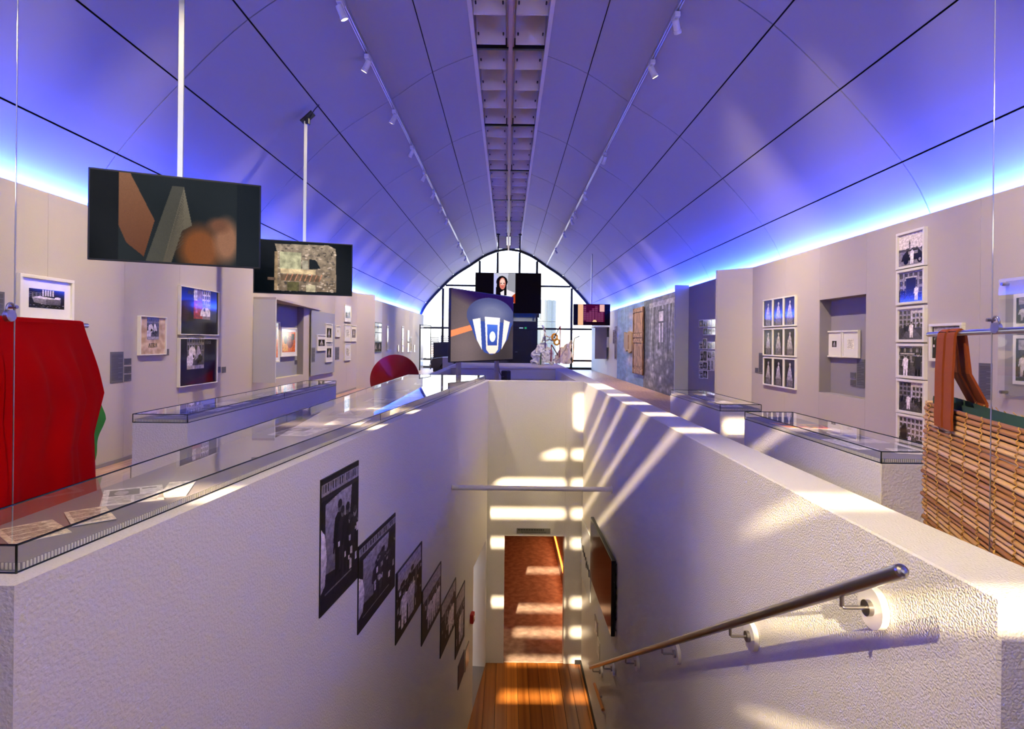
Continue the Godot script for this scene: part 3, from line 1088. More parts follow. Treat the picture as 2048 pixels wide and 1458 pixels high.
	for t in [.048, .21, .42, .63, .83, .965]:
		var c: Vector3 = d * t
		var wallx: float = 1.244 - ra.x
		var br := part(hr, "bracket", tube([c + Vector3(0, -.015, 0), c + Vector3(0, -.055, 0), c + Vector3(.006, -.06, 0), c + Vector3(wallx - c.x - .012, -.06, 0)], .007, 10), M.steel)
		part(br, "collar", tube([c + Vector3(wallx - c.x - .042, -.06, 0), c + Vector3(wallx - c.x - .02, -.06, 0)], .026, 24), M.steel)
		part(br, "rose", tube([c + Vector3(wallx - c.x - .026, -.06, 0), c + Vector3(wallx - c.x - .002, -.06, 0)], .068, 40), M.frame_white)
	# big photographs pasted on the slanting wall, stepping down with the stairs
	var ang := atan2(dl.y, dl.x)      # direction of the wall in plan
	var tn := PI / 2 - atan2(dl.x, dl.y)
	var names := ["nearest the stair head", "second", "third", "fourth", "fifth", "lowest"]
	var spots := [[638, 713, 920, 1185, 0], [715, 788, 1025, 1172, 1], [791, 842, 1082, 1205, 1], [843, 881, 1122, 1218, 1], [881, 911, 1154, 1247, 1], [911, 929, 1160, 1272, 1]]
	for i in 6:
		var s: Array = spots[i]
		# far edge x1 with its top and bottom
		var u0 := along_wall(s[0], 1150, p0, dl)
		var u1 := along_wall(s[1], 1150, p0, dl)
		var q1 := p0 + dl * u1
		var top := on_z(s[1], s[2], q1.y).y
		var bot := on_z(s[1], s[3] if i > 0 else 1155, q1.y).y
		if i == 0:
			top = on_z(s[1], 920, q1.y).y
			bot = on_z(s[1], 1156, q1.y).y
		var cpos := p0 + dl * ((u0 + u1) / 2)
		var tex := photo("crowd" if i < 2 else "queue", 60 + i, 160, 224)
		var t := thing("wall_photograph", ["tall black and white photograph of a crowd in a doorway, top of the stair series", "black and white crowd photograph with a white drape, second down the stairs", "black and white street queue photograph, third down the stairs", "black and white street queue photograph, fourth down the stairs", "black and white street queue photograph, fifth down the stairs", "black and white street queue photograph, sixth and lowest on the stairs"][i], "photograph", Vector3(cpos.x, (top + bot) / 2, -cpos.y), tn, "photographs along the stair wall")
		var w := u1 - u0
		part(t, "board", bx(Vector3(w, top - bot, .008), .001), M.black_plastic, Vector3(0, 0, .004))
		part(t, "print", quad(w - .004, top - bot - .004), pic_mat(tex, .6, .2), Vector3(0, 0, .0088))
	# small fittings on the same wall by the door
	for f in [["purple_notice", "purple notice sheet low on the wall by the stairwell door", 916, 928, 1297, 1380, Color(.17, .09, .2)], ["steel_plate", "small shiny steel plate on the wall by the stairwell door", 930, 937, 1275, 1350, Color(.6, .58, .55)]]:
		var u0 := along_wall(f[2], 1300, p0, dl)
		var u1 := along_wall(f[3], 1300, p0, dl)
		var q := p0 + dl * ((u0 + u1) / 2)
		var yy := on_z((f[2] + f[3]) / 2.0, (f[4] + f[5]) / 2.0, q.y).y
		var hh: float = (f[5] - f[4]) / F * q.y * .55
		var t := thing(f[0], f[1], "notice" if f[0] == "purple_notice" else "plate", Vector3(q.x, yy, -q.y), tn)
		part(t, "plate", bx(Vector3(u1 - u0, hh, .008), .002), mat(f[6], .3 if f[0] == "steel_plate" else .7, .9 if f[0] == "steel_plate" else 0.0), Vector3(0, 0, .004))
		part(t, "border", bx(Vector3(u1 - u0 + .01, hh + .01, .004), .001), M.caption, Vector3(0, 0, .002))
	var ua := along_wall(941, 1235, p0, dl)
	var qa := p0 + dl * ua
	var al := thing("fire_alarm", "red fire alarm call point on the wall by the stairwell door", "alarm", Vector3(qa.x, on_z(941, 1235, qa.y).y, -qa.y), tn)
	part(al, "housing", bx(Vector3(.12, .13, .05), .008), mat(Color(.6, .02, .02), .35), Vector3(0, 0, .025))
	part(al, "button", bx(Vector3(.05, .05, .01), .003), M.frame_white, Vector3(0, 0, .053))
	# door sign
	var sg := thing("direction_sign", "narrow grey bilingual sign above the stairwell doorway", "sign", on_z(1067, 1062, 9.545))
	part(sg, "plate", bx(Vector3(.545, .085, .006), .001), mat(Color(.45, .44, .39), .5), Vector3.ZERO, Vector3.ZERO)
	part(sg, "lettering", text("The Exhibition continues on the 5th floor", .036, .002), M.black_plastic, Vector3(-.0, -.018, .004)).scale = Vector3(.62, 1, 1)
	var ln := begin()
	var lx := -.25
	while lx < .17:
		var ww := .018 + .02 * rng.randf()
		add_box(ln, Vector3(lx + ww / 2, .02, .0035), Vector3(ww, .014, .001))
		lx += ww + .009
	part(sg, "small_print", ln.commit(), M.black_plastic)
	# screen, lettered panel and plates on the mural wall
	var tx := 1.18
	var c0 := on_x(1223, 1200, tx)
	var c1 := on_x(1181, 1100, tx)
	var ty := on_x(1223, 1120, tx).y
	var by := on_x(1223, 1276, tx).y
	var tvn := thing("wall_screen", "dark wall-mounted screen tilted on the stairwell wall facing the photographs", "screen", Vector3(tx, (ty + by) / 2, (c0.z + c1.z) / 2), -PI / 2)
	var tw := absf(c1.z - c0.z)
	part(tvn, "housing", bx(Vector3(tw, ty - by, .045), .006), M.black_plastic, Vector3(0, 0, -.02))
	part(tvn, "screen", quad(tw - .02, ty - by - .02), mat(Color(.02, .018, .018), .12), Vector3(0, 0, .004))
	part(tvn, "bracket", bx(Vector3(.5, .4, .03), .004), M.black_metal, Vector3(0, 0, -.046))
	var cab := []
	for i in 30:
		cab.append(Vector3(tw / 2 - .01 + .02 * sin(i * .9), (ty - by) * (.45 - .03 * i), -.035 - .015 * cos(i * 1.3)))
	part(tvn, "cable", tube(cab, .004, 6), M.black_plastic)
	var pc := on_x(1164, 1090, 1.235)
	var pn := on_x(1181, 1160, 1.235)
	var lp := thing("lettered_panel", "pale panel with dark handwritten lettering beside the stairwell screen", "panel", Vector3(1.234, on_x(1172, 1115, 1.235).y, (pc.z + pn.z) / 2), -PI / 2)
	part(lp, "board", bx(Vector3(absf(pc.z - pn.z), .95, .012), .002), M.wall_pale, Vector3.ZERO)
	var scr := []
	for i in 60:
		scr.append(Vector3(-.5 + i * .017 - .02 * sin(i * 1.1), .05 + .06 * sin(i * .83) * (1.6 if i % 17 < 3 else .7) - .002 * i, .009))
	part(lp, "lettering", tube(scr, .006, 5), M.caption_ink)
	for f in [[1190, 1196, 1234, 1290, "slim steel switch plate under the stairwell screen", Color(.55, .5, .46)], [1195, 1200, 1295, 1313, "small white switch plate under the stairwell screen", Color(.85, .84, .8)]]:
		var f0 := on_x(f[0], (f[2] + f[3]) / 2.0, 1.243)
		var f1 := on_x(f[1], (f[2] + f[3]) / 2.0, 1.243)
		var t := thing("switch_plate", f[4], "switch", Vector3(1.242, (on_x(f[1], f[2], 1.243).y + on_x(f[1], f[3], 1.243).y) / 2, (f0.z + f1.z) / 2), -PI / 2)
		part(t, "plate", bx(Vector3(absf(f0.z - f1.z), .22, .012), .002), mat(f[5], .35, .5), Vector3(0, 0, .003))
		part(t, "rocker", bx(Vector3(absf(f0.z - f1.z) * .5, .1, .01), .002), M.frame_white, Vector3(0, 0, .008))
	var lr0 := on_x(1189, 1368, 1.2)
	var lr1 := on_x(1206, 1420, 1.2)
	var lr := thing("low_rail", "short lower wooden rail strip on the stairwell wall facing the photographs", "rail", lr0)
	part(lr, "strip", tube([Vector3.ZERO, lr1 - lr0], .02, 12), M.oak[1])
	part(lr, "bracket", bx(Vector3(.05, .02, .02), .003), M.steel, (lr1 - lr0) * .5 + Vector3(.018, 0, 0))

func along_wall(px: float, py: float, p0: Vector2, dl: Vector2) -> float:
	# distance along the slanting wall where the photo column px meets it
	var k := ray(px, py).x
	return (k * p0.y - p0.x) / (dl.x - k * dl.y)

func left_wall() -> void:
	var w := setting("wall_left")
	var top := H + 1.52
	var n0 := -on_x(512, 700, -WX).z
	var n1 := -on_x(607, 690, -WX).z
	var nb := (on_x(512, 764, -WX).y + on_x(606, 749, -WX).y) / 2
	var nt := on_x(512, 597, -WX).y
	var cuts := [ZB, -1.6, -.3, 1.0, 2.3, 3.6, 4.9, 6.2, 7.45, 8.7, n0]
	for k in cuts.size() - 1:
		panel(w, -1, cuts[k], cuts[k + 1], 0.0, top, M.wall)
	panel(w, -1, n0, n1, 0.0, nb, M.wall)
	panel(w, -1, n0, n1, nt, top, M.wall)
	part(w, "niche_back", bx(Vector3(.03, nt - nb + .1, n1 - n0 + .06)), M.wall_blue, Vector3(-WX - .17, (nt + nb) / 2, -(n0 + n1) / 2))
	for q in [n0 - .02, n1 + .02]:
		part(w, "niche_side", bx(Vector3(.15, nt - nb, .04)), M.wall_grey, Vector3(-WX - .085, (nt + nb) / 2, -q))
	for q in [nb - .02, nt + .02]:
		part(w, "niche_edge", bx(Vector3(.15, .04, n1 - n0)), M.wall, Vector3(-WX - .085, q, -(n0 + n1) / 2))
	var z := n1
	while z < ZE - .3:
		var e := minf(z + 1.25, ZE - .1)
		panel(w, -1, z, e, 0.0, top - (.0 if z < 20.5 else .02), M.wall if z < 20.2 or z > 22.0 else M.wall_pale)
		z = e
	part(w, "top_ledge", bx(Vector3(.16, .02, ZE - ZB)), M.white_metal, Vector3(-WX - .12, H + 1.48, -(ZE + ZB) / 2))
	# the wall steps forward
	var k0 := -on_x(713, 700, -WX).z
	part(w, "return_panel", plan([Vector2(-4.84, k0), Vector2(-4.42, k0 + .72), Vector2(-4.46, k0 + .76), Vector2(-4.88, k0 + .04)], 0.0, top), M.wall)
	part(w, "return_panel", plan([Vector2(-4.42, k0 + .72), Vector2(-4.46, k0 + .76), Vector2(-4.9, k0 + .76), Vector2(-4.9, k0 + .72)], 0.0, top), M.wall)
	var bb := setting("baseboard_left")
	part(bb, "skirting", bx(Vector3(.016, .05, k0 - ZB - .1), .003), M.wall_grey, Vector3(-WX + .008, .025, -(k0 + ZB) / 2))
	# wedge-shaped hood over the niche
	var hd := thing("niche_hood", "pale wedge-shaped hood with an upright side panel around the hooded wall niche", "hood")
	var yt := on_x(463, 591, -WX).y
	var yb := on_x(463, 772, -WX).y
	part(hd, "side_panel", bx(Vector3(.43, yt - yb, .04), .003), M.wall_pale, Vector3(-WX + .215, (yt + yb) / 2, -(n0 - .12)))
	part(hd, "top_slab", plan([Vector2(-WX, n0 - .14), Vector2(-WX + .43, n0 - .14), Vector2(-WX + .43, n0 - .1), Vector2(-WX, -on_x(643, 618, -WX).z)], yt, yt + .045), M.wall)
	# pictures in the niche
	var white: Material = M.frame_white
	var mirror := photo("colour", 3, 128, 160)
	for f in [[513.0, 528.0, 652.0, 715.0, "left"], [528.0, 557.0, 644.0, 724.0, "tall middle"], [559.0, 591.0, 656.0, 712.0, "right"]]:
		var r := wall_rect(-1, f[0], f[1], 1, f[2], f[3], -.13 if f[4] != "tall middle" else -.09)
		var t := frame("framed_picture", "white framed reflective picture, " + f[4] + " one in the hooded niche", r, mirror, .03, .04, Vector2(.06, .07), white, "pictures inside the hooded niche")
	var ml := caption(wall_rect(-1, 589.5, 594.5, 1, 720, 728, -.15), "tiny pale caption beside the pictures in the hooded niche", 3)
	# pictures on the near part of the wall
	frame("framed_picture", "white framed photograph of a concrete block with a wide white mount above the red cloth", wall_rect(-1, 31.6, 141, 1, 561, 645), photo("block", 1, 192, 144), .035, .045, Vector2(.09, .1), white)
	var pb := frame("paper_poster", "crumpled cream poster with a small dark photograph in an acrylic box", wall_rect(-1, 274, 327, 0, 631, 711), ramp_tex(noise_img(96, .03, 3, 77), Color(.62, .5, .38), Color(.86, .75, .62)), .012, .05, Vector2(0, 0), M.frame_white, "", "poster")
	part(pb, "photograph", quad(.27, .3), pic_mat(photo("wrap", 4, 96, 96), .2), Vector3(0, .1, .031))
	part(pb, "lettering", text("ATRA", .075, .002, true), M.caption_ink, Vector3(0, -.13, .031))
	var dark := canvas(96, 128, Color(.045, .04, .055))
	for k in 7:
		rc(dark, .06, .45 + .05 * k, .14, .012, Color(.13, .13, .15))
	var pc := frame("dark_poster", "dark poster with a red tinted photograph, upper of the pair on the hooded-niche wall", wall_rect(-1, 355, 433, 1, 584, 671), ImageTexture.create_from_image(dark), .012, .05, Vector2(0, 0), M.frame_white, "", "poster")
	var red := canvas(96, 96, Color(.5, .42, .4))
	windows_mark(red, .5, 0, .5, .5, 4, 3, .75, .2)
	rc(red, 0, .4, .52, .6, Color(.55, .16, .1))
	rc(red, .1, .5, .1, .3, Color(.75, .4, .35))
	rc(red, 0, 0, .2, .4, Color(.75, .72, .72))
	pg(red, [Vector2(.4, .75), Vector2(.55, .6), Vector2(.85, .6), Vector2(1, .75), Vector2(1, .9), Vector2(.4, .9)], Color(.8, .76, .72))
	rc(red, .58, .63, .1, .1, Color(.1, .1, .12))
	grain(red, .14, 4, .2)
	part(pc, "photograph", quad(.5, .46), pic_mat(ImageTexture.create_from_image(red), .07), Vector3(.06, .12, .031))
	part(pc, "lettering", text("ATRA", .07, .001, true), M.caption, Vector3(-.27, .28, .031))
	var dark2 := canvas(96, 128, Color(.06, .05, .06))
	pg(dark2, [Vector2(.1, .98), Vector2(.9, .72), Vector2(.9, .98)], Color(.28, .02, .03))
	for k in 5:
		rc(dark2, .12, .79 + .03 * k, .6, .008, Color(.2, .15, .17))
	var pd := frame("dark_poster", "dark poster with a wrapped sculpture photograph, lower of the pair on the hooded-niche wall", wall_rect(-1, 353.5, 430, 0, 676, 775), ImageTexture.create_from_image(dark2), .012, .05, Vector2(0, 0), M.frame_white, "", "poster")
	part(pd, "photograph", quad(.5, .5), pic_mat(photo("wrap", 9, 128, 128), .07), Vector3(-.1, .14, .031))
	part(pd, "lettering", text("ATRA", .07, .001, true), M.caption, Vector3(.27, .3, .031))
	caption(wall_rect(-1, 220, 246, 0, 704, 767), "tall grey text plate left of the three small plates on the hooded-niche wall", 22)
	for k in 3:
		caption(wall_rect(-1, 248, 262, 0, [717, 733, 749][k], [730, 747, 763][k]), "small grey caption plate, " + ["top", "middle", "bottom"][k] + " of three beside the tall text plate", 4, "three small plates on the hooded-niche wall")
	caption(wall_rect(-1, 327.5, 337.5, 0, 698, 711), "small grey caption plate at the corner of the cream poster", 4)
	caption(wall_rect(-1, 432, 441, 0, 734, 746), "small grey caption plate touching the lower dark poster", 4)
	caption(wall_rect(-1, 443, 451.5, 0, 734, 746), "small grey caption plate between the dark poster pair and the hood", 4)
	caption(wall_rect(-1, -30, 8, 1, 584, 640), "grey text plate at the left of the concrete block photograph", 18)
	# grey board with its pictures
	var gb := thing("grey_board", "grey standoff board carrying three small white frames on the hooded-niche wall", "board")
	var rb := wall_rect(-1, 618, 665, 1, 628, 744)
	gb.position = rb.at
	gb.rotation.y = rb.turn
	part(gb, "sheet", bx(Vector3(rb.w, rb.h, .02), .002), M.wall_blue, Vector3(0, 0, .05))
	part(gb, "spacer", bx(Vector3(rb.w * .9, rb.h * .9, .04)), M.wall_grey, Vector3(0, 0, .02))
	var fs := photo("statue", 11, 64, 96)
	for f in [[633, 650, 670, 701, "left"], [650, 663, 648, 684, "upper right"], [650, 663, 687.5, 723, "lower right"]]:
		frame("framed_picture", "small white framed photo, " + f[4] + " of three on the grey board", wall_rect(-1, f[0], f[1], 1, f[2], f[3], .06), fs, .02, .035, Vector2(.07, .1), white, "frames on the grey board")
	caption(wall_rect(-1, 623, 629.5, 1, 695, 724, .06), "grey text plate on the grey standoff board", 10)
	# five frames before the wall turns
	var lb := ["small white frame, lone left", "photo frame, top", "framed photo, middle left", "framed photo, middle right", "framed photo, bottom"]
	var ps := [[670, 679, 652, 674], [688, 701, 612, 645], [688, 700, 650.5, 683], [701, 711.6, 651.5, 683], [688, 700, 687, 720]]
	for k in 5:
		frame("framed_picture", lb[k] + " of the cluster by the grey board", wall_rect(-1, ps[k][0], ps[k][1], 1, ps[k][2], ps[k][3]), photo("statue" if k % 2 else "sheet", 13 + k, 64, 80), .02, .035, Vector2(.09, .1), white, "cluster beside the grey board")
	caption(wall_rect(-1, 670, 678, 1, 694, 719), "grey text plate under the single small frame", 10)
	# far stretch
	var pan := thing("dark_picture_grid", "dark glazed grid of six pictures in the gap behind the wall return", "picture grid")
	var rg := wall_rect(-1, 746, 762, 1, 646, 704)
	pan.position = rg.at
	pan.rotation.y = rg.turn
	part(pan, "frame", bx(Vector3(rg.w, rg.h, .03), .003), M.black_metal, Vector3(0, 0, .015))
	for a in 2:
		for b in 3:
			part(pan, "print", quad(rg.w * .44, rg.h * .29), pic_mat(fs, .08), Vector3(rg.w * (a - .5) * .48, rg.h * (b - 1) * .32, .031))
	var small := photo("sheet", 40, 48, 64)
	for f in [[773, 776, 652, 700, "tall narrow white panel nearest the dark picture grid"], [795, 797.5, 690, 703, "small low white print on the far hooded-niche wall"], [803, 807, 653, 666, "pale framed print, top of the end column by the gable door"], [803, 807, 666.5, 678, "pale framed print, second in the end column by the gable door"], [803, 807, 679, 691, "pale framed print, third in the end column by the gable door"], [803, 807, 692, 704, "pale framed print, bottom of the end column by the gable door"], [814, 818, 661, 683, "pale framed print, upper of the end pair by the gable door"], [814, 818, 686, 704, "pale framed print, lower of the end pair by the gable door"], [819, 823, 674, 704, "tall striped print beside the end pair by the gable door"], [827, 829.5, 690, 704, "small striped print near the far gable on the hooded-niche wall"]]:
		frame("framed_print", f[4], wall_rect(-1, f[0], f[1], 1, f[2], f[3]), small, .02, .03, Vector2(.02, .02), M.alu, "prints on the far hooded-niche wall")
	# glass leaf by the gable
	var gd := setting("door_2")
	var ga := on_z(840, 690, 31.0)
	part(gd, "post", bx(Vector3(.06, 2.4, .06), .005), M.frame_dark, Vector3(ga.x, 1.2, -31.0))
	part(gd, "post", bx(Vector3(.05, 2.4, .05), .005), M.frame_dark, Vector3(ga.x + .36, 1.2, -32.6))
	part(gd, "head_rail", bx(Vector3(.05, .06, 1.7), .005), M.frame_dark, Vector3(ga.x + .18, 2.4, -31.8), Vector3(0, -.22, 0))
	part(gd, "pane", bx(Vector3(.012, 2.3, 1.55)), M.pane, Vector3(ga.x + .18, 1.2, -31.8), Vector3(0, -.22, 0))

func right_wall() -> void:
	var w := setting("wall_right")
	var top := H + 1.53
	var n0 := -on_x(1731, 690, WX).z
	var n1 := -on_x(1638, 690, WX).z
	var nb := (on_x(1638, 784.7, WX).y + on_x(1731, 798.8, WX).y) / 2
	var nt := (on_x(1638, 600.7, WX).y + on_x(1731, 588, WX).y) / 2
	var k0 := -on_x(1505, 600, WX).z
	var k1 := -on_x(1376, 650, WX).z
	for q in [[ZB, -1.7], [-1.7, -.4], [-.4, .9], [.9, 2.2], [2.2, 3.5], [3.5, 4.75], [4.75, 6.05], [6.05, n0], [n1, 10.3], [10.3, k0 + .1]]:
		panel(w, 1, q[0], q[1], 0.0, top, M.wall)
	panel(w, 1, n0, n1, 0.0, nb, M.wall)
	panel(w, 1, n0, n1, nt, top, M.wall)
	part(w, "niche_back", bx(Vector3(.03, nt - nb + .1, n1 - n0 + .06)), M.wall_grey, Vector3(WX + .2, (nt + nb) / 2, -(n0 + n1) / 2))
	for q in [n0 - .02, n1 + .02]:
		part(w, "niche_side", bx(Vector3(.18, nt - nb, .04)), M.wall_grey, Vector3(WX + .1, (nt + nb) / 2, -q))
	for q in [nb - .02, nt + .02]:
		part(w, "niche_edge", bx(Vector3(.18, .04, n1 - n0)), M.wall_grey, Vector3(WX + .1, q, -(n0 + n1) / 2))
	var kx := on_z(1431.6, 541.4, k0 + .55).x
	part(w, "return_panel", plan([Vector2(WX, k0), Vector2(kx, k0 + .55), Vector2(kx + .05, k0 + .58), Vector2(WX + .05, k0 + .04)], 0.0, top), M.wall)
	part(w, "return_panel", plan([Vector2(kx, k0 + .55), Vector2(WX, k0 + .6), Vector2(WX, k0 + .56), Vector2(kx + .02, k0 + .52)], 0.0, top), M.wall)
	for q in [[k0 + .1, k0 + 2.2], [k0 + 2.2, k1 + .1]]:
		panel(w, 1, q[0], q[1], 0.0, top, M.wall_grey)
	var z := k1 + .1
	while z < ZE - .3:
		var e := minf(z + 1.6, ZE - .1)
		panel(w, 1, z, e, 0.0, top - .02, M.wall_pale)
		z = e
	part(w, "top_ledge", bx(Vector3(.16, .02, ZE - ZB)), M.white_metal, Vector3(WX + .12, H + 1.48, -(ZE + ZB) / 2))
	part(w, "fin_panel", bx(Vector3(.36, H + 1.57, .08), .004), M.wall_pale, Vector3(WX - .18, (H + 1.57) / 2, -(k1 - .02)))
	var bb := setting("baseboard_right_wall")
	part(bb, "skirting", bx(Vector3(.016, .05, k0 - ZB), .003), M.wall_grey, Vector3(WX - .008, .025, -(k0 + ZB) / 2))
	var white: Material = M.frame_white
	# column of six square photographs
	var ys := [[453, 530], [532, 606], [610, 684.5], [687.5, 760], [762, 834], [835.5, 908]]
	var kinds := ["car", "gate", "street", "meeting", "street", "facade"]
	var what := ["of a car under a pale sky, top", "of an arched gateway, second", "of a street with a pale figure, third", "of a pale figure meeting a dark one, fourth", "of pale and dark figures in a street, fifth", "of a windowed facade, bottom"]
	for k in 6:
		frame("framed_picture", "white framed photo " + what[k] + " in the column", wall_rect(1, 1798.5, 1855.5, 1, ys[k][0], ys[k][1]), photo(kinds[k], 20 + k, 160, 160), .03, .045, Vector2(.004, .004), white, "column of six square photographs")
	frame("framed_picture", "white framed photograph behind the steel bar of the reed basket", wall_rect(1, 1865, 1931, 0, 648, 722), photo("queue", 33, 128, 128), .03, .045, Vector2(.004, .004), white)
	caption(wall_rect(1, 1958, 1984.6, 1, 727, 800), "grey text plate behind the leather straps of the reed basket", 20)
	# acrylic panel at the right edge
	var rp := wall_rect(1, 2014, 2150, 0, 563, 790)
	var ap := thing("acrylic_panel", "clear acrylic panel with steel fixings over mounted photographs on the mural wall", "panel", rp.at, rp.turn)
	part(ap, "backing", bx(Vector3(rp.w, rp.h, .02), .002), M.wall_grey, Vector3(0, 0, .01))
	part(ap, "cover", bx(Vector3(rp.w + .04, rp.h + .04, .006)), M.vitrine, Vector3(0, 0, .07))
	for e in [[-1, 1], [1, 1], [-1, -1], [1, -1]]:
		part(ap, "fixing", tube([Vector3(e[0] * (rp.w / 2 - .03), e[1] * (rp.h / 2 - .03), .0), Vector3(e[0] * (rp.w / 2 - .03), e[1] * (rp.h / 2 - .03), .085)], .016, 14), M.steel)
	for k in 2:
		part(ap, "mount", bx(Vector3(rp.w * .8, rp.h * (.33 if k == 0 else .42), .01)), M.paper_gloss, Vector3(.04, rp.h * (.16 - .4 * k) + .06, .03))
		part(ap, "print", quad(rp.w * .76, rp.h * (.22 if k == 0 else .36)), pic_mat(photo("queue", 35 + k, 96, 96), .1), Vector3(.06, rp.h * (.18 - .42 * k) + .06, .036))
	# block of nine
	var xs := [1529.4, 1548.8, 1570.6, 1594.6]
	var rows := [[589.8, 651.5], [654.5, 714.5], [717.5, 780]]
	for a in 3:
		for b in 3:
			var R := wall_rect(1, xs[0], xs[3], 1, rows[a][0], rows[a][1])
			var c := wall_rect(1, xs[b], xs[b + 1], 1, rows[a][0], rows[a][1])
			c.at.y = R.at.y
			c.h = R.h
			frame("framed_picture", "upright white framed statue photograph, %s of the block of nine" % [["top left", "top centre", "top right"], ["middle left", "centre", "middle right"], ["bottom left", "bottom centre", "bottom right"]][a][b], c, photo("statue", 50 + a * 3 + b, 72, 144), .022, .04, Vector2(.003, .003), white, "block of nine statue photographs")
	caption(wall_rect(1, 1518, 1527.6, 1, 706, 748), "tall grey text plate beside the block of nine photographs", 14)
	caption(wall_rect(1, 1510.5, 1517, 1, 736, 746), "small grey caption plate beside the block of nine photographs", 4)
	frame("framed_picture", "white frame with a narrow dark print, left one inside the mural wall niche", wall_rect(1, 1657, 1687, 0, 662, 714, -.17), photo("statue", 61, 64, 128), .025, .04, Vector2(.12, .13), white)
	frame("framed_picture", "white frame with a pale text sheet, right one inside the mural wall niche", wall_rect(1, 1688.5, 1721, 0, 661, 715, -.17), photo("sheet", 62, 64, 96), .025, .04, Vector2(.09, .1), white)
	caption(wall_rect(1, 1714, 1730, 1, 719, 776, -.18), "tall grey text plate inside the mural wall niche", 14)
	caption(wall_rect(1, 1701, 1712, 1, 745, 757, -.18), "upper small caption plate inside the mural wall niche", 4)
	caption(wall_rect(1, 1701, 1712, 1, 760, 772, -.18), "lower small caption plate inside the mural wall niche", 4)
	# postcards on the dark recess
	var pcs := [photo("statue", 70, 40, 48), photo("street", 71, 40, 48), photo("sheet", 72, 40, 48), photo("queue", 73, 40, 48)]
	var px := [[1399, 1407.5, 640, 655], [1407.5, 1416, 639.5, 655], [1416, 1424, 639, 655], [1424, 1432, 638.5, 655], [1407.5, 1416, 656, 670.5], [1416, 1424, 656, 670.5], [1424, 1432, 655.5, 670.5], [1399, 1406.5, 683.5, 698], [1407, 1414, 677, 698], [1416, 1424, 683, 698.5], [1424, 1432, 683, 699], [1401, 1407.5, 701, 722], [1407.5, 1414.5, 701, 722], [1416, 1424, 701, 717], [1424, 1432, 701, 717], [1399, 1407, 723, 738], [1407, 1415, 723, 738], [1416, 1422, 718, 741], [1422, 1429, 718, 741], [1399, 1407, 740, 756], [1407, 1416, 740, 756]]
	for k in px.size():
		frame("postcard_print", "white bordered photo card in the " + ["top", "top", "top", "top", "second", "second", "second", "third", "third", "third", "third", "fourth", "fourth", "fourth", "fourth", "fifth", "fifth", "fifth", "fifth", "bottom", "bottom"][k] + " row of the dark wall recess", wall_rect(1, px[k][0], px[k][1], 0, px[k][2], px[k][3]), pcs[k % 4], .012, .014, Vector2(.004, .004), M.paper, "photograph cards in the dark recess", "photo card")
	# murals
	var mu := canvas(144, 256, Color(.42, .4, .42))
	rc(mu, 0, 0, .25, 1, Color(.3, .31, .34))
	for k in 26:
		var x := .2 + .03 * k
		var v := .42 + .14 * sin(k * 1.9) + .06 * sin(k * 5.1)
		pg(mu, [Vector2(x, .05), Vector2(x + .03, .05), Vector2(x + .03 + .1 * sin(k), .66), Vector2(x + .1 * sin(k), .66)], Color(v, v * .97, v))
	rc(mu, .5, .14, .2, .34, Color(.32, .31, .33))
	rc(mu, .53, .16, .14, .1, Color(.8, .76, .76))
	rc(mu, .53, .28, .055, .2, Color(.78, .74, .74))
	rc(mu, .62, .28, .05, .2, Color(.74, .7, .7))
	rc(mu, 0, .66, 1, .34, Color(.36, .34, .36))
	for k in 34:
		var cx := rng.randf_range(.2, .95)
		var cy := rng.randf_range(.58, .96)
		var v := rng.randf_range(.3, .72)
		el(mu, cx, cy, rng.randf_range(.04, .12), rng.randf_range(.02, .07), Color(v, v * .96, v * .97), .7)
	rc(mu, .2, .05, .8, .05, Color(.6, .58, .6))
	grain(mu, .08, 8, .15)
	var r1 := wall_rect(1, 1288, 1351, 0, 600, 773)
	var y0 := .0
	var m1 := thing("drapery_mural", "grey mural of heaped drapery under a tall window on the mural wall", "mural", Vector3(WX - .001, (top - .02) / 2, r1.at.z), -PI / 2)
	part(m1, "board", bx(Vector3(r1.w, top - .02, .012)), M.wall_grey, Vector3(0, 0, .006))
	part(m1, "print", quad(r1.w, top - .02), pic_mat(ImageTexture.create_from_image(mu), .6, .3), Vector3(0, 0, .0125))
	var ab := canvas(96, 192, Color(.38, .46, .6))
	for k in 60:
		var c := Color(.36, .45, .56).lerp(Color(.5, .54, .72), rng.randf())
		if rng.randf() < .22:
			c = Color(.62, .56, .6)
		el(ab, rng.randf(), rng.randf(), rng.randf_range(.06, .2), rng.randf_range(.05, .2), c, .9)
	for k in 22:
		rc(ab, rng.randf(), 0, .01, rng.randf_range(.2, .6), Color(.33, .42, .5))
	grain(ab, .05, 18, .1)
	var r2 := wall_rect(1, 1235, 1288, 0, 600, 760)
	var m2 := thing("blue_mural", "cloudy blue painted mural behind the wooden shutter on the mural wall", "mural", Vector3(WX - .001, (top - .02) / 2, r2.at.z), -PI / 2)
	part(m2, "board", bx(Vector3(r2.w, top - .02, .012)), M.wall_grey, Vector3(0, 0, .006))
	part(m2, "print", quad(r2.w, top - .02), pic_mat(ImageTexture.create_from_image(ab), .6, .3), Vector3(0, 0, .0125))
	# wooden shutter
	var wt := wood_img(64, 256, 41, Color(.34, .22, .14), Color(.66, .5, .36), 10.0)
	var wm := pic_mat(wt, .7)
	var rs := wall_rect(1, 1268, 1288, 1, 613, 751, .04)
	var sh := thing("wooden_shutter", "weathered tall wooden shutter hung in front of the blue mural", "shutter", rs.at, rs.turn)
	part(sh, "panel_board", bx(Vector3(rs.w, rs.h, .03), .003), wm, Vector3(0, 0, .02))
	for e in [-1.0, 1.0]:
		part(sh, "stile", bx(Vector3(.12, rs.h, .03), .004), wm, Vector3(e * (rs.w / 2 - .06), 0, .045))
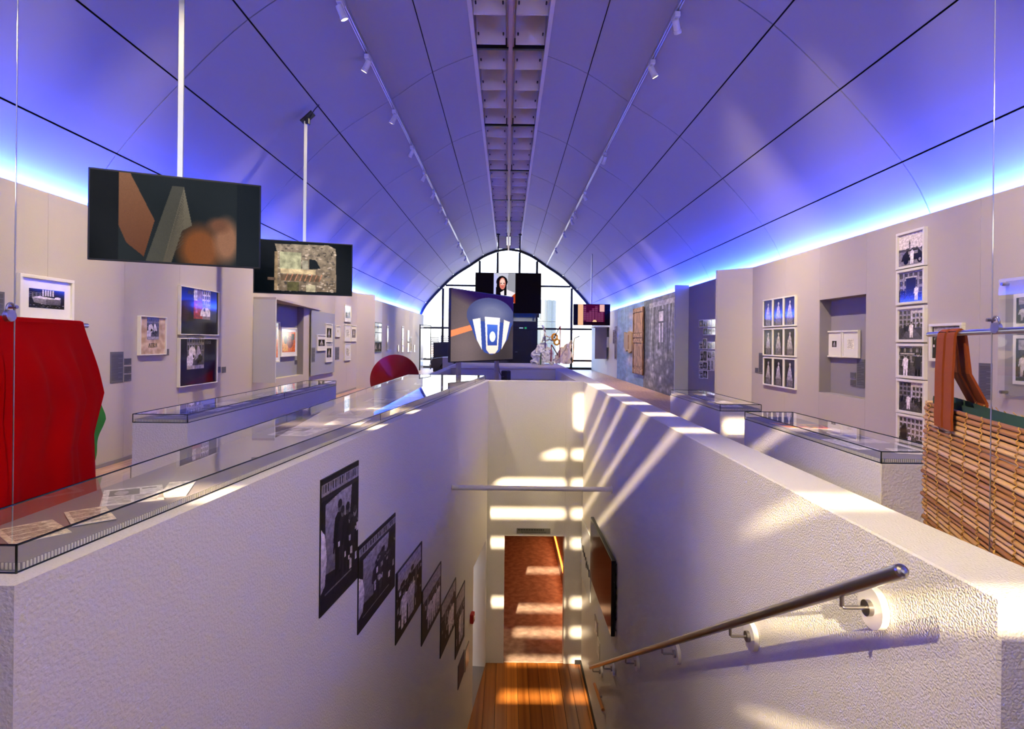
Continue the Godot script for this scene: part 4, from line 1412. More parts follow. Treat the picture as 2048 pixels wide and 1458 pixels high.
	for e in [-.46, -.0, .08, .46]:
		part(sh, "rail", bx(Vector3(rs.w - .24, .13, .028), .004), wm, Vector3(0, e * rs.h, .044))
	for e in [-.23, .27]:
		part(sh, "raised_panel", bx(Vector3(rs.w - .36, rs.h * .3, .016), .006), wm, Vector3(0, e * rs.h, .038))
	var rf := wall_rect(1, 1252, 1268, 1, 662, 706, .03)
	var fr := thing("wood_fragment", "ragged tan wooden fragment fixed left of the tall shutter", "fragment", rf.at, rf.turn)
	var hw: float = rf.w / 2
	var hh: float = rf.h / 2
	part(fr, "plate", prism([Vector2(-hw, -hh * .4), Vector2(-hw * .5, -hh * .9), Vector2(-hw * .1, -hh * .75), Vector2(hw * .3, -hh * 1.05), Vector2(hw, -hh * .8), Vector2(hw, hh * .85), Vector2(hw * .2, hh), Vector2(-hw * .3, hh * .8), Vector2(-hw, hh * .95)], 0.0, .09), mat(Color(.58, .46, .31), .75))
	part(fr, "groove_strip", bx(Vector3(.05, hh * 1.3, .02), .004), wm, Vector3(hw * .2, 0, .1))
	# cabinet boxes and narrow frames near the gable
	var cb := thing("wall_cabinet", "grey open-sided wall cabinet with a top slab near the far gable", "cabinet", Vector3(WX - .3, 0, -28.2))
	var ct := on_z(1200, 655, 28.0).y
	var cbm := on_z(1200, 718, 28.0).y
	part(cb, "front", bx(Vector3(.56, ct - cbm, .04), .003), M.wall_grey, Vector3(-.08, (ct + cbm) / 2, .0))
	part(cb, "top_slab", bx(Vector3(.82, .05, 1.3), .004), M.wall_pale, Vector3(-.02, ct + .03, -.5))
	part(cb, "shelf", bx(Vector3(.22, .5, .8), .003), M.wall_pale, Vector3(.3, (ct + cbm) / 2 + .05, -.3))
	part(cb, "side", bx(Vector3(.04, ct - cbm, 1.0), .003), M.wall_grey, Vector3(.18, (ct + cbm) / 2, -.5))
	for f in [[1227, 1230, 660, 688, "narrow grey strip frame, left of the pair before the blue mural"], [1230.5, 1234, 653, 719, "narrow long strip frame, right of the pair before the blue mural"]]:
		frame("strip_picture", f[4], wall_rect(1, f[0], f[1], 0, f[2], f[3]), pcs[1], .02, .03, Vector2(.01, .02), M.wall_grey)

func cases() -> void:
	# the long lid on the left parapet
	var t := thing("parapet_vitrine", "long glass-lidded display case lying on the parapet above the stair photographs", "display case")
	hood(t, [Vector2(-1.63, 1.575), Vector2(-1.305, 1.575), Vector2(-.36, 9.72), Vector2(-1.63, 9.8)], TOP, TOP + .076, [.36, .66, .88])
	var c1 := case_table("low white display case with a glass lid in front of the dark posters", -2.8, -2.385, 4.41, 8.24, [.5])
	var c2 := case_table("low white display case with green-edged glass lid nearest the reed basket", 2.01, 2.42, 3.165, 4.99, [])
	var c3 := case_table("low white display case by the slanted return of the mural wall", 2.01, 2.405, 5.565, 7.26, [])
	var y := TOP + .0245
	var sm := pic_mat(photo("sheet", 80, 64, 96), .8)
	var pm := pic_mat(photo("page", 81, 96, 128), .8)
	var cm := pic_mat(photo("clip", 82, 96, 128), .8)
	var om := pic_mat(photo("colour", 83, 64, 64), .5)
	var bm := pic_mat(photo("blue", 84, 96, 64), .5)
	var qm := pic_mat(photo("statue", 85, 64, 80), .5)
	sheet_doc(Vector3(-1.475, y, -1.84), .15, .2, .9, pm, "yellowed typed page, first by the near end of the parapet case", "papers in the parapet case")
	sheet_doc(Vector3(-1.41, y + .003, -2.0), .12, .2, .75, pm, "yellowed typed page overlapping the first in the parapet case", "papers in the parapet case")
	sheet_doc(Vector3(-1.44, y, -2.28), .2, .26, .55, cm, "white clipping with a dark picture behind the yellowed pages", "papers in the parapet case")
	sheet_doc(Vector3(-1.325, y, -2.38), .1, .26, .35, sm, "narrow white letter beside the clipping in the parapet case", "papers in the parapet case")
	var k := 0
	for z in [3.9, 4.4, 4.9, 5.4, 6.0, 6.6, 7.2, 7.8, 8.4, 9.0]:
		var inx: float = -1.305 + .116 * (z - 1.575)
		sheet_doc(Vector3(lerpf(-1.55, inx, .35 + .3 * (k % 2)), y, -z), .26, .34, .12 * (k % 3 - 1), [cm, sm, qm, sm][k % 4], "printed paper laid flat further along the parapet case", "further papers in the parapet case")
		k += 1
	for z in [4.7, 5.1, 5.55, 6.0, 6.5, 6.95, 7.4, 7.85]:
		sheet_doc(Vector3(-2.6 + .04 * (k % 2), y, -z), .24, .3, .1 * (k % 3 - 1), [sm, qm, cm][k % 3], "printed paper laid flat in the case before the dark posters", "papers in the left floor case")
		k += 1
	sheet_doc(Vector3(2.15, y, -4.45), .2, .27, .1, om, "orange and red illustrated sheet in the case by the basket", "papers in the case by the basket")
	sheet_doc(Vector3(2.3, y, -4.4), .14, .25, -.15, om, "second orange sheet behind the first in the case by the basket", "papers in the case by the basket")
	sheet_doc(Vector3(2.26, y, -3.85), .26, .34, .05, bm, "wide print with a blue townscape in the case by the basket", "papers in the case by the basket")
	sheet_doc(Vector3(2.1, y, -3.62), .13, .36, .06, sm, "white written sheet at the front of the case by the basket", "papers in the case by the basket")
	sheet_doc(Vector3(2.12, y, -4.03), .1, .14, .3, qm, "small dark card in the case by the basket", "papers in the case by the basket")
	sheet_doc(Vector3(2.3, y, -3.4), .15, .16, -.2, sm, "small white note near the end of the case by the basket", "papers in the case by the basket")
	for z in [5.85, 6.2, 6.6, 6.95]:
		sheet_doc(Vector3(2.2 + .03 * (k % 2), y, -z), .2, .26, .1 * (k % 3 - 1), [sm, cm][k % 2], "printed paper laid flat in the case by the wall return", "papers in the case by the wall return")
		k += 1

func screens() -> void:
	# abstract picture: a grey timber wedge among soft tan rounded shapes on a dark ground
	var a := canvas(256, 144, Color(.02, .035, .05))
	rc(a, .155, .0, .7, 1.0, Color(.09, .11, .12))
	pg(a, [Vector2(.155, 0), Vector2(.22, 0), Vector2(.36, .52), Vector2(.3, .95), Vector2(.2, .8), Vector2(.155, .6)], Color(.5, .34, .24), Color(.36, .2, .12))
	el(a, .63, .82, .17, .36, Color(.47, .27, .14), .5)
	el(a, .79, .7, .1, .34, Color(.55, .38, .28), .5)
	el(a, .74, .52, .09, .12, Color(.42, .27, .19), .6)
	pg(a, [Vector2(.46, .1), Vector2(.53, .1), Vector2(.43, 1), Vector2(.31, 1)], Color(.27, .26, .23))
	pg(a, [Vector2(.53, .1), Vector2(.58, .55), Vector2(.52, .62), Vector2(.46, 1), Vector2(.41, 1)], Color(.42, .39, .33), Color(.33, .3, .25))
	for k in 16:
		pg(a, [Vector2(.527, .16 + k * .04), Vector2(.53, .16 + k * .04), Vector2(.47 - k * .003, .6 + k * .025), Vector2(.466 - k * .003, .6 + k * .025)], Color(.3, .28, .24))
	rc(a, .0, 0, .155, 1, Color(.015, .022, .03))
	rc(a, .855, 0, .145, 1, Color(.03, .06, .085))
	grain(a, .04, 3)
	var p0 := on_z(176, 431, 5.32)
	var p1 := on_z(521, 450, 5.90)
	var turn := atan2(-(p1.z - p0.z), p1.x - p0.x)
	tv("hanging_screen", "large hanging screen with a timber wedge among tan rounded shapes", (p0 + p1) / 2, turn, p0.distance_to(p1), .83, ImageTexture.create_from_image(a), .55, 3.72 + H, M.alu)
	# ruined wall
	var b := canvas(192, 108, Color(.02, .04, .055))
	pg(b, [Vector2(.2, .06), Vector2(.75, .03), Vector2(.83, .1), Vector2(.84, .95), Vector2(.2, .95), Vector2(.22, .2)], Color(.62, .55, .47), Color(.5, .42, .34))
	for k in 260:
		var v := rng.randf_range(.25, .85)
		el(b, rng.randf_range(.22, .82), rng.randf_range(.05, .95), rng.randf_range(.006, .02), rng.randf_range(.006, .02), Color(v, v * .88, v * .78))
	rc(b, .25, .2, .22, .33, Color(.72, .7, .56))
	pg(b, [Vector2(.55, .32), Vector2(.62, .34), Vector2(.67, .5), Vector2(.55, .52)], Color(.06, .08, .1))
	rc(b, .48, .35, .06, .2, Color(.7, .66, .57))
	rc(b, .26, .53, .36, .09, Color(.85, .74, .57))
	rc(b, .26, .64, .4, .12, Color(.42, .34, .26))
	rc(b, .33, .78, .12, .18, Color(.36, .33, .2))
	rc(b, .52, .82, .1, .14, Color(.8, .74, .6))
	rc(b, .2, .2, .03, .75, Color(.6, .5, .38))
	rc(b, .13, .7, .08, .06, Color(.4, .32, .27))
	for k in 8:
		pg(b, [Vector2(.33 + .05 * k, .62), Vector2(.34 + .05 * k, .62), Vector2(.31 + .05 * k, .76), Vector2(.3 + .05 * k, .76)], Color(.75, .5, .38))
	grain(b, .06, 5, .15)
	var q0 := on_z(507, 532, 9.12)
	var q1 := on_z(704.5, 540, 9.62)
	turn = atan2(-(q1.z - q0.z), q1.x - q0.x)
	tv("hanging_screen", "hanging screen showing a ruined masonry wall with rubble", (q0 + q1) / 2, turn, q0.distance_to(q1), .84, ImageTexture.create_from_image(b), .5, 3.5 + H, M.alu)
	var br := thing("ceiling_bracket", "dark ceiling bracket with a curved cable above the rubble screen pole", "bracket", Vector3(((q0 + q1) / 2).x, 3.5 + H, ((q0 + q1) / 2).z - .09))
	part(br, "plate", bx(Vector3(.24, .02, .2), .004), M.black_metal, Vector3(0, .06, 0), Vector3(0, 0, .75))
	part(br, "joint", bx(Vector3(.07, .1, .07), .01), M.black_metal, Vector3(0, .0, 0))
	var cb := []
	for k in 9:
		cb.append(Vector3(.03 + .022 * k, .05 + .026 * k + .02 * sin(k * .5), .01 * k))
	part(br, "cable", tube(cb, .008, 6), M.black_plastic)
	# tinted city picture
	var c := canvas(128, 72, Color(.02, .01, .06))
	rc(c, .12, 0, .15, 1, Color(.95, .72, .55))
	rc(c, .27, 0, .6, 1, Color(.16, .02, .12))
	for k in 7:
		windows_mark(c, .27 + .08 * k, .1 + .1 * ((k * 3) % 4), .07, .7, 2, 7, .3, .1)
	for y in 72:
		for x in range(34, 128):
			var o := c.get_pixel(x, y)
			c.set_pixel(x, y, Color(o.r * 1.7, o.g * .75, o.b * 1.3))
	rc(c, .72, 0, .13, .35, Color(.92, .7, .66))
	rc(c, .86, 0, .14, 1, Color(.02, .01, .05))
	el(c, .58, .84, .06, .1, Color(1, .8, .6))
	rc(c, .27, .85, .6, .15, Color(.09, .01, .06))
	var t0 := on_z(1183.4, 629.5, 22.8)
	tv("hanging_screen", "small hanging screen with a violet tinted city picture by the far mural wall", t0, 0.0, 1.42, .82, ImageTexture.create_from_image(c), .5, 3.45 + H, M.alu)
	# security lamp picture on the big standing screen
	var s := canvas(256, 144, Color(.3, .25, .25))
	for y in 144:
		for x in 256:
			var u := x / 256.0
			var v := y / 144.0
			var g := .34 + .1 * sin(u * 5.0 + .6) - .12 * absf(v - .75)
			var col := Color(g * 1.05, g * .9, g * .9)
			if v < .18 + .2 * u:
				col = col.lerp(Color(.13, .05, .26), clampf((.18 + .2 * u - v) * 5.0 + (u - .35), 0, 1))
			s.set_pixel(x, y, col)
	pg(s, [Vector2(0, .57), Vector2(.38, .45), Vector2(.38, .53), Vector2(0, .66)], Color(1.0, .55, .35))
	el(s, .62, .33, .4, .28, Color(.3, .32, .48))
	el(s, .62, .28, .35, .2, Color(.45, .46, .58), .6)
	pg(s, [Vector2(.25, .42), Vector2(.98, .42), Vector2(.9, .68), Vector2(.74, .88), Vector2(.62, .92), Vector2(.5, .88), Vector2(.36, .68)], Color(.22, .3, .6))
	pg(s, [Vector2(.31, .4), Vector2(.43, .37), Vector2(.46, .84), Vector2(.38, .7)], Color(1, .95, .92))
	pg(s, [Vector2(.94, .4), Vector2(.83, .37), Vector2(.79, .84), Vector2(.87, .7)], Color(1, .9, .86))
	pg(s, [Vector2(.5, .35), Vector2(.76, .35), Vector2(.73, .84), Vector2(.68, .9), Vector2(.58, .9), Vector2(.53, .84)], Color(1, .95, .98), Color(1, .86, .78))
	pg(s, [Vector2(.54, .46), Vector2(.72, .46), Vector2(.71, .78), Vector2(.55, .78)], Color(.3, .45, .85), Color(.2, .28, .6))
	el(s, .63, .64, .05, .08, Color(1, 1, 1))
	grain(s, .03, 7)
	var d0 := on_z(901, 650, 10.5)
	var d1 := on_z(1026.5, 657, 12.55)
	turn = atan2(-(d1.z - d0.z), d1.x - d0.x)
	var big := tv("standing_screen", "large standing video wall with a glowing dome lamp picture on two posts", (d0 + d1) / 2, turn, d0.distance_to(d1), 1.33, ImageTexture.create_from_image(s), .62, 0.0, M.alu)
	for e in [-.78, .62]:
		part(big, "post", bx(Vector3(.1, 1.3, .06), .006), M.wall_grey, Vector3(e, -1.12, -.08))
		part(big, "foot", bx(Vector3(.26, .05, .3), .008), M.black_metal, Vector3(e, -(((d0 + d1) / 2).y) + .03, -.08))
	part(big, "cable_box", bx(Vector3(.2, .22, .14), .02), M.black_plastic, Vector3(.98, -1.0, -.06))
	part(big, "cable", tube([Vector3(.65, -.7, -.06), Vector3(.68, -.9, -.05), Vector3(.8, -1.02, -.05), Vector3(.95, -1.0, -.06)], .008, 6), M.black_plastic)
	# presenter on the far video wall
	var v := canvas(192, 112, Color(.028, .018, .015))
	rc(v, .275, 0, .335, 1, Color(.78, .78, .84))
	pg(v, [Vector2(.5, 0), Vector2(.61, 0), Vector2(.61, .7), Vector2(.48, .5)], Color(.6, .6, .64))
	pg(v, [Vector2(.275, 0), Vector2(.34, .08), Vector2(.3, .6), Vector2(.275, .6)], Color(.75, .76, .95))
	el(v, .4, .22, .085, .15, Color(.04, .02, .025))
	pg(v, [Vector2(.33, .2), Vector2(.47, .2), Vector2(.475, .62), Vector2(.31, .62)], Color(.04, .02, .025))
	pg(v, [Vector2(.46, .4), Vector2(.61, .5), Vector2(.61, .75), Vector2(.3, .75), Vector2(.37, .5)], Color(.95, .92, .94))
	pg(v, [Vector2(.31, .35), Vector2(.375, .4), Vector2(.39, .62), Vector2(.31, .62)], Color(.04, .02, .025))
	pg(v, [Vector2(.44, .35), Vector2(.475, .3), Vector2(.475, .6), Vector2(.44, .6)], Color(.04, .02, .025))
	el(v, .408, .26, .048, .15, Color(.86, .52, .45))
	el(v, .408, .22, .035, .08, Color(.98, .82, .76))
	rc(v, .38, .25, .02, .014, Color(.25, .08, .1))
	rc(v, .42, .25, .02, .014, Color(.25, .08, .1))
	rc(v, .395, .335, .028, .018, Color(.8, .2, .25))
	rc(v, .405, .29, .008, .02, Color(.9, .55, .5))
	rc(v, .34, .56, .2, .014, Color(1, 1, 1))
	rc(v, .36, .59, .2, .014, Color(1, 1, 1))
	pg(v, [Vector2(.55, .6), Vector2(.61, .5), Vector2(.61, .78), Vector2(.56, .7)], Color(.7, .25, .1))
	rc(v, .275, .76, .335, .24, Color(.03, .02, .02))
	var vw := on_z(950.6, 585, 28.5).distance_to(on_z(1082.2, 586, 28.5))
	var vc := on_z(1016.4, 586, 28.5)
	var vn := tv("hanging_screen", "wide dark hanging video wall with a dark-haired presenter before the gable", vc, 0.0, vw, 1.95, ImageTexture.create_from_image(v), .5, 0.0, M.alu)
	for e in [-.5, .55]:
		part(vn, "rod", tube([Vector3(e, .9, -.1), Vector3(e, 5.25 + H - vc.y, -.1)], .03, 8), M.frame_dark)
		part(vn, "clamp", bx(Vector3(.16, .06, .1), .006), M.black_metal, Vector3(e, 5.2 + H - vc.y, -.1))

func lamps() -> void:
	# blue light coves hidden behind both picture walls
	for side in [-1.0, 1.0]:
		var t := thing("cove_light", "blue light cove glowing along the top of the " + ("hooded-niche" if side < 0 else "mural") + " wall", "cove light", Vector3(side * (WX + .12), H + 1.492, -(ZE + ZB) / 2))
		var n := 6
		var seg := (ZE - ZB - .4) / n
		for k in n:
			var z := (ZE - ZB) / 2 - .2 - (k + .5) * seg
			part(t, "led_strip", bx(Vector3(.03, .012, seg - .04), .002), M.blue_led if M.has("blue_led") else blue(), Vector3(0, .004, z))
			area(t, "led_light", Vector3(side * .01, .016, z), Vector3(side * .9, 1, 0), Vector3(0, 0, 1), Vector2(seg - .02, .05), Color(.15, .28, 1.0), 42.0)
	# spotlights
	var lz := []
	for p in [[690, 12], [743, 122], [798, 230], [832, 300], [855, 350], [873, 387], [887, 416], [898, 440], [920, 488], [930, 503], [937, 516]]:
		lz.append(-on_y(p[0], p[1], 4.46 + H - .12).z)
	for k in lz.size():
		if k == 0:
			track_light(-1, lz[k], Vector3(.5, -.6, -9.5), 11.0, 26.0)
		else:
			track_light(-1, lz[k], Vector3(-4.8, H - .1, -(lz[k] + 1.0)), 11.0, 30.0)
	track_light(-1, -1.2, Vector3(-4.8, H - .1, -.8), 11.0, 30.0)
	track_light(-1, .9, Vector3(1.85, 1.0, -2.45), 24.0, 16.0)
	track_light(-1, 2.9, Vector3(1.24, .2, -1.9), 4.5, 30.0)
	track_light(-1, 5.9, Vector3(-4.8, H - .1, -7.6), 10.0, 30.0)
	track_light(-1, 4.7, Vector3(-4.8, H - .1, -5.6), 11.0, 30.0)
	var rz := []
	for p in [[1334, 40], [1284, 133], [1199, 313], [1160, 390], [1143, 428], [1137, 440], [1125, 468], [1110, 500]]:
		rz.append(-on_y(p[0], p[1], 4.46 + H - .12).z)
	for k in rz.size():
		var aim := Vector3(4.8, H - .1, -(rz[k] + .8))
		if k == 0:
			aim = Vector3(4.6, 1.4, -12.0)
		elif k == 2:
			aim = Vector3(1.3, 1.3, -16.9)
		track_light(1, rz[k], aim, 12.0 if k == 0 or k > 2 else 9.0, 30.0)
	track_light(1, -1.2, Vector3(4.8, H - .1, -.6), 8.5, 30.0)
	track_light(1, .9, Vector3(-1.95, 1.1, -2.5), 10.0, 24.0)
	track_light(1, 2.9, Vector3(4.8, H - .1, -4.6), 8.5, 30.0)
	track_light(1, 4.7, Vector3(4.8, H - .1, -6.2), 8.5, 30.0)
	track_light(1, 5.4, Vector3(.3, -.4, -9.5), 9.0, 24.0)
	track_light(1, 6.2, Vector3(4.8, H - .1, -8.8), 10.0, 30.0)
func blue() -> Material:
	M.blue_led = glow(Color(.12, .18, 1.0), 3.0)
	return M.blue_led

func wire_clamp(t: Node, at: Vector3) -> void:
	# a small steel shackle that grips the bar to the wire
	var hook := []
	for k in 11:
		var a := PI * (k / 10.0) * 1.15
		hook.append(at + Vector3(.0, .02 + .022 * sin(a), .016 - .016 * cos(a)))
	part(t, "hook", tube(hook, .004, 8), M.steel)
	part(t, "screw", tube([at + Vector3(-.02, .03, 0), at + Vector3(.01, .03, 0)], .006, 8), M.steel)
	part(t, "ring", tube([at + Vector3(-.008, -.0, .02), at + Vector3(.008, -.0, .02)], .02, 16), M.steel_rough)

func hanging() -> void:
	var kk := 1.07
	var by := H + .055 * kk
	for side in [1.0, -1.0]:
		var far := Vector3(side * 1.955 * kk, by, -2.74 * kk)
		var near := Vector3(side * 1.44 * kk, by, -1.33 * kk)
		var d := (near - far).normalized()
		var rod := thing("hanging_bar", "steel bar on wires carrying the " + ("reed basket" if side > 0 else "red cloth"), "bar", far)
		part(rod, "tube", tube([Vector3.ZERO, near - far], .0115, 16), M.steel)
		var wp := on_x(1990, 640, 1.70 * kk) if side > 0 else on_x(-36, 625, -1.69 * kk)
		var s := (far.z - wp.z) / (far.z - near.z)
		var c := (near - far) * s + (Vector3(-.018, 0, .0) if side > 0 else Vector3(.095, 0, .035))
		wire_clamp(rod, c + Vector3(0, .012, 0))
		part(rod, "wire", tube([Vector3(c.x, -by + .02, c.z), Vector3(c.x, 3.65, c.z)], .0022, 6), M.steel_rough)
		part(rod, "wire_weight", lathe([Vector2(.03, 0), Vector2(.03, .03), Vector2(.008, .04), Vector2(0, .04)], 14), M.steel_rough, Vector3(c.x, -by, c.z))
		if side > 0:
			basket(far, d)
		else:
			red_cloth(far, d)

func basket(far: Vector3, d: Vector3) -> void:
	var turn := atan2(-d.z, d.x)
	var t := thing("reed_basket", "rectangular reed basket with brown leather straps and green lining on a steel bar", "basket", far, turn)
	t.scale = Vector3.ONE * 1.07
	t.position -= t.basis.z.normalized() * .059
	var x0 := -.03
	var x1 := 1.3
	var hz := .045
	var top := -.325
	var n := 31
	var pitch := .0212
	var tints := [Color(.79, .6, .38), Color(.87, .71, .5), Color(.7, .49, .27), Color(.83, .66, .46), Color(.64, .43, .23)]
	var ms := []
	var wt := wood_img(16, 256, 51, Color(.78, .74, .68), Color(1, 1, 1), 70.0)
	for c in tints:
		var m := pic_mat(wt, .6)
		m.albedo_color = c
		ms.append(m)
	for k in n:
		var y := top - k * pitch
		var r := .0095 + .0018 * sin(k * 2.3)
		var bulge := .012 * sin(PI * k / n)
		# front, back and end reeds
		for e in [1.0, -1.0]:
			var pts := []
			for q in 9:
				var u := q / 8.0
				pts.append(Vector3(lerpf(x0 - .012 + .014 * sin(k * 3.7), x1, u), y + .0012 * sin(u * 9.0 + k * 1.7), e * (hz + bulge) + .0015 * sin(u * 7.0 + k)))
			part(t, "reed", tube(pts, r, 8), ms[(k * 3 + int(2 * e + 2)) % 5])
		part(t, "reed", tube([Vector3(x0 + .004 * sin(k * 5.1), y + .008, -hz - .012), Vector3(x0 - .006, y + .01, 0), Vector3(x0 + .004 * cos(k * 4.1), y + .008, hz + .01)], r * .9, 8), ms[(k * 2 + 1) % 5])
	part(t, "base_board", bx(Vector3(x1 - x0, .02, 2 * hz)), ms[2], Vector3((x0 + x1) / 2, top - n * pitch, 0))
	var cord := mat(Color(.7, .52, .24), .8)
	for q in 9:
		var x := x0 + .06 + q * .145
		var pts := []
		for k in n * 4 + 1:
			var y := top + .012 - k * pitch / 4.0
			var ph := sin(k * PI / 2.0)
			pts.append(Vector3(x + .006 * sin(k * .6), y, hz + .012 * sin(PI * k / (n * 4.0)) + .0105 + .0035 * ph))
		part(t, "binding_cord", tube(pts, .0024, 6), cord)
	# lining that stands up behind the front rim
	var green := mat(Color(.012, .2, .1), .85)
	green.rim_enabled = true
	green.rim = .3
	part(t, "lining", sheet(70, 6, func(u, v):
		var a: float = u * TAU
		var px := clampf(cos(a) * 1.8, -1, 1)
		var pz := clampf(sin(a) * 1.8, -1, 1)
		return Vector3((x0 + x1) / 2 + px * ((x1 - x0) / 2 - .025), top - .05 + v * .085 + .006 * sin(u * 40.0), pz * (hz - .02) + .006 * sin(u * 31.0 + v * 4.0))), green)
	var st := begin()
	for k in 40:
		var x := lerpf(x0, x1, rng.randf())
		var zz := -hz + .01 * rng.randf_range(-1, 1)
		add_tube(st, [Vector3(x, top, zz), Vector3(x + .02 * rng.randf_range(-1, 1), top + .02, zz), Vector3(x + .05 * rng.randf_range(-1, 1), top + .03 + .012 * rng.randf(), zz + .01)], .0018, 4)
	var fray := part(t, "frayed_ends", st.commit(), cord)
	fray.set_meta("kind", "stuff")
	# straps: over the bar, down both faces
	var lea := mat(Color(.52, .24, .085), .65, 0, .25)
	relief(lea, noise_img(128, .08, 3, 88), .06, 9.0)
	for q in [.235, .35]:
		part(t, "strap", strap(q, .088, top, hz, .055), lea)
		var stitch := begin()
		for e in [-1.0, 1.0]:
			add_tube(stitch, [Vector3(q - .016 - .03, top - .055 - .014 * e, hz + .027), Vector3(q + .016 - .03, top - .055 + .014 * e, hz + .027)], .0016, 5)
		part(t, "stitch", stitch.commit(), cord)
func strap(x: float, w: float, top: float, hz: float, zb: float) -> Mesh:
	var path := [Vector2(hz + .026, top - .075), Vector2(hz + .028, top - .03), Vector2(hz + .027, top + .03), Vector2(zb + .02, top + .16), Vector2(zb + .018, -.02), Vector2(zb + .0145, .004), Vector2(zb, .0155), Vector2(zb - .0145, .004), Vector2(zb - .02, -.02), Vector2(zb - .04, top + .16), Vector2(-hz + .0, top + .04), Vector2(-hz + .015, top - .06)]
	var st := begin()
	for k in path.size() - 1:
		var a: Vector2 = path[k]
		var b: Vector2 = path[k + 1]
		var n := Vector2(b.y - a.y, a.x - b.x).normalized() * .0045
		var lean := -.03
		var xa := x + lean * clampf(a.y / top, 0, 1)
		var xb := x + lean * clampf(b.y / top, 0, 1)
		for e in [-1.0, 1.0]:
			face(st, [Vector3(xa - w / 2, a.y + n.y * e, a.x + n.x * e), Vector3(xa + w / 2, a.y + n.y * e, a.x + n.x * e), Vector3(xb + w / 2, b.y + n.y * e, b.x + n.x * e), Vector3(xb - w / 2, b.y + n.y * e, b.x + n.x * e)], Vector3(0, n.y * e, n.x * e))
			face(st, [Vector3(xa + e * w / 2, a.y - n.y, a.x - n.x), Vector3(xa + e * w / 2, a.y + n.y, a.x + n.x), Vector3(xb + e * w / 2, b.y + n.y, b.x + n.x), Vector3(xb + e * w / 2, b.y - n.y, b.x - n.x)], Vector3(e, 0, 0))
	return st.commit()

func red_cloth(far: Vector3, d: Vector3) -> void:
	# local x runs from the far end of the bar towards the camera; +z faces the camera side
	var turn := atan2(-d.z, d.x)
	var t := thing("red_cloth", "deep red cloth with a green lining draped over a steel bar", "cloth", far, turn)
	t.scale = Vector3.ONE * 1.07
	var red := mat(Color(.62, .006, .01), .9, 0, .12)
	relief(red, noise_img(128, .1, 2, 91), .02, 14.0)
	var green := mat(Color(.22, .52, .16), .85, 0, .2)
	var edge := func(v): return lerpf(.1, -.13, v / .27) if v < .27 else (lerpf(-.13, .04, (v - .27) / .14) if v < .41 else lerpf(.04, .0, (v - .41) / .59))
	var drop := 1.25
	for e in [1.0, -1.0]:
		part(t, "drape", sheet(110, 70, func(u, v):
			var fall: float = v * drop
			var x: float = lerpf(edge.call(v) if e < 0 else .12, 1.5, u)
			var open := smoothstep(0.0, .2, v)
			var fold := .02 * sin(u * 9.0 + 2.6 * v + .6) + .012 * sin(u * 21.0 - 4.0 * v) + .006 * sin(u * 47.0 + 3.0 * v)
			return Vector3(x, .016 - fall - .012 * u * (1.0 - v), e * (.014 + .03 * open + .035 * v) + (fold if e < 0 else .3 * fold) * open)), red)
	part(t, "ridge", sheet(60, 8, func(u, v):
		var a: float = PI * v
		return Vector3(lerpf(.1, 1.5, u), .002 + .018 * sin(a) - .012 * u, .0165 * cos(a))), red)
	# the green underside swings out beyond the far end
	part(t, "lining", sheet(20, 30, func(u, v):
		var y: float = lerpf(.34, .7, v)
		var out: float = -.13 - .07 * sin(PI * minf(v * 1.6, 1.0)) if v < .35 else lerpf(-.19, .02, (v - .35) / .65)
		return Vector3(lerpf(.3, out, u), -y, .01 - .03 * u + .006 * sin(v * 14.0) * u)), green)

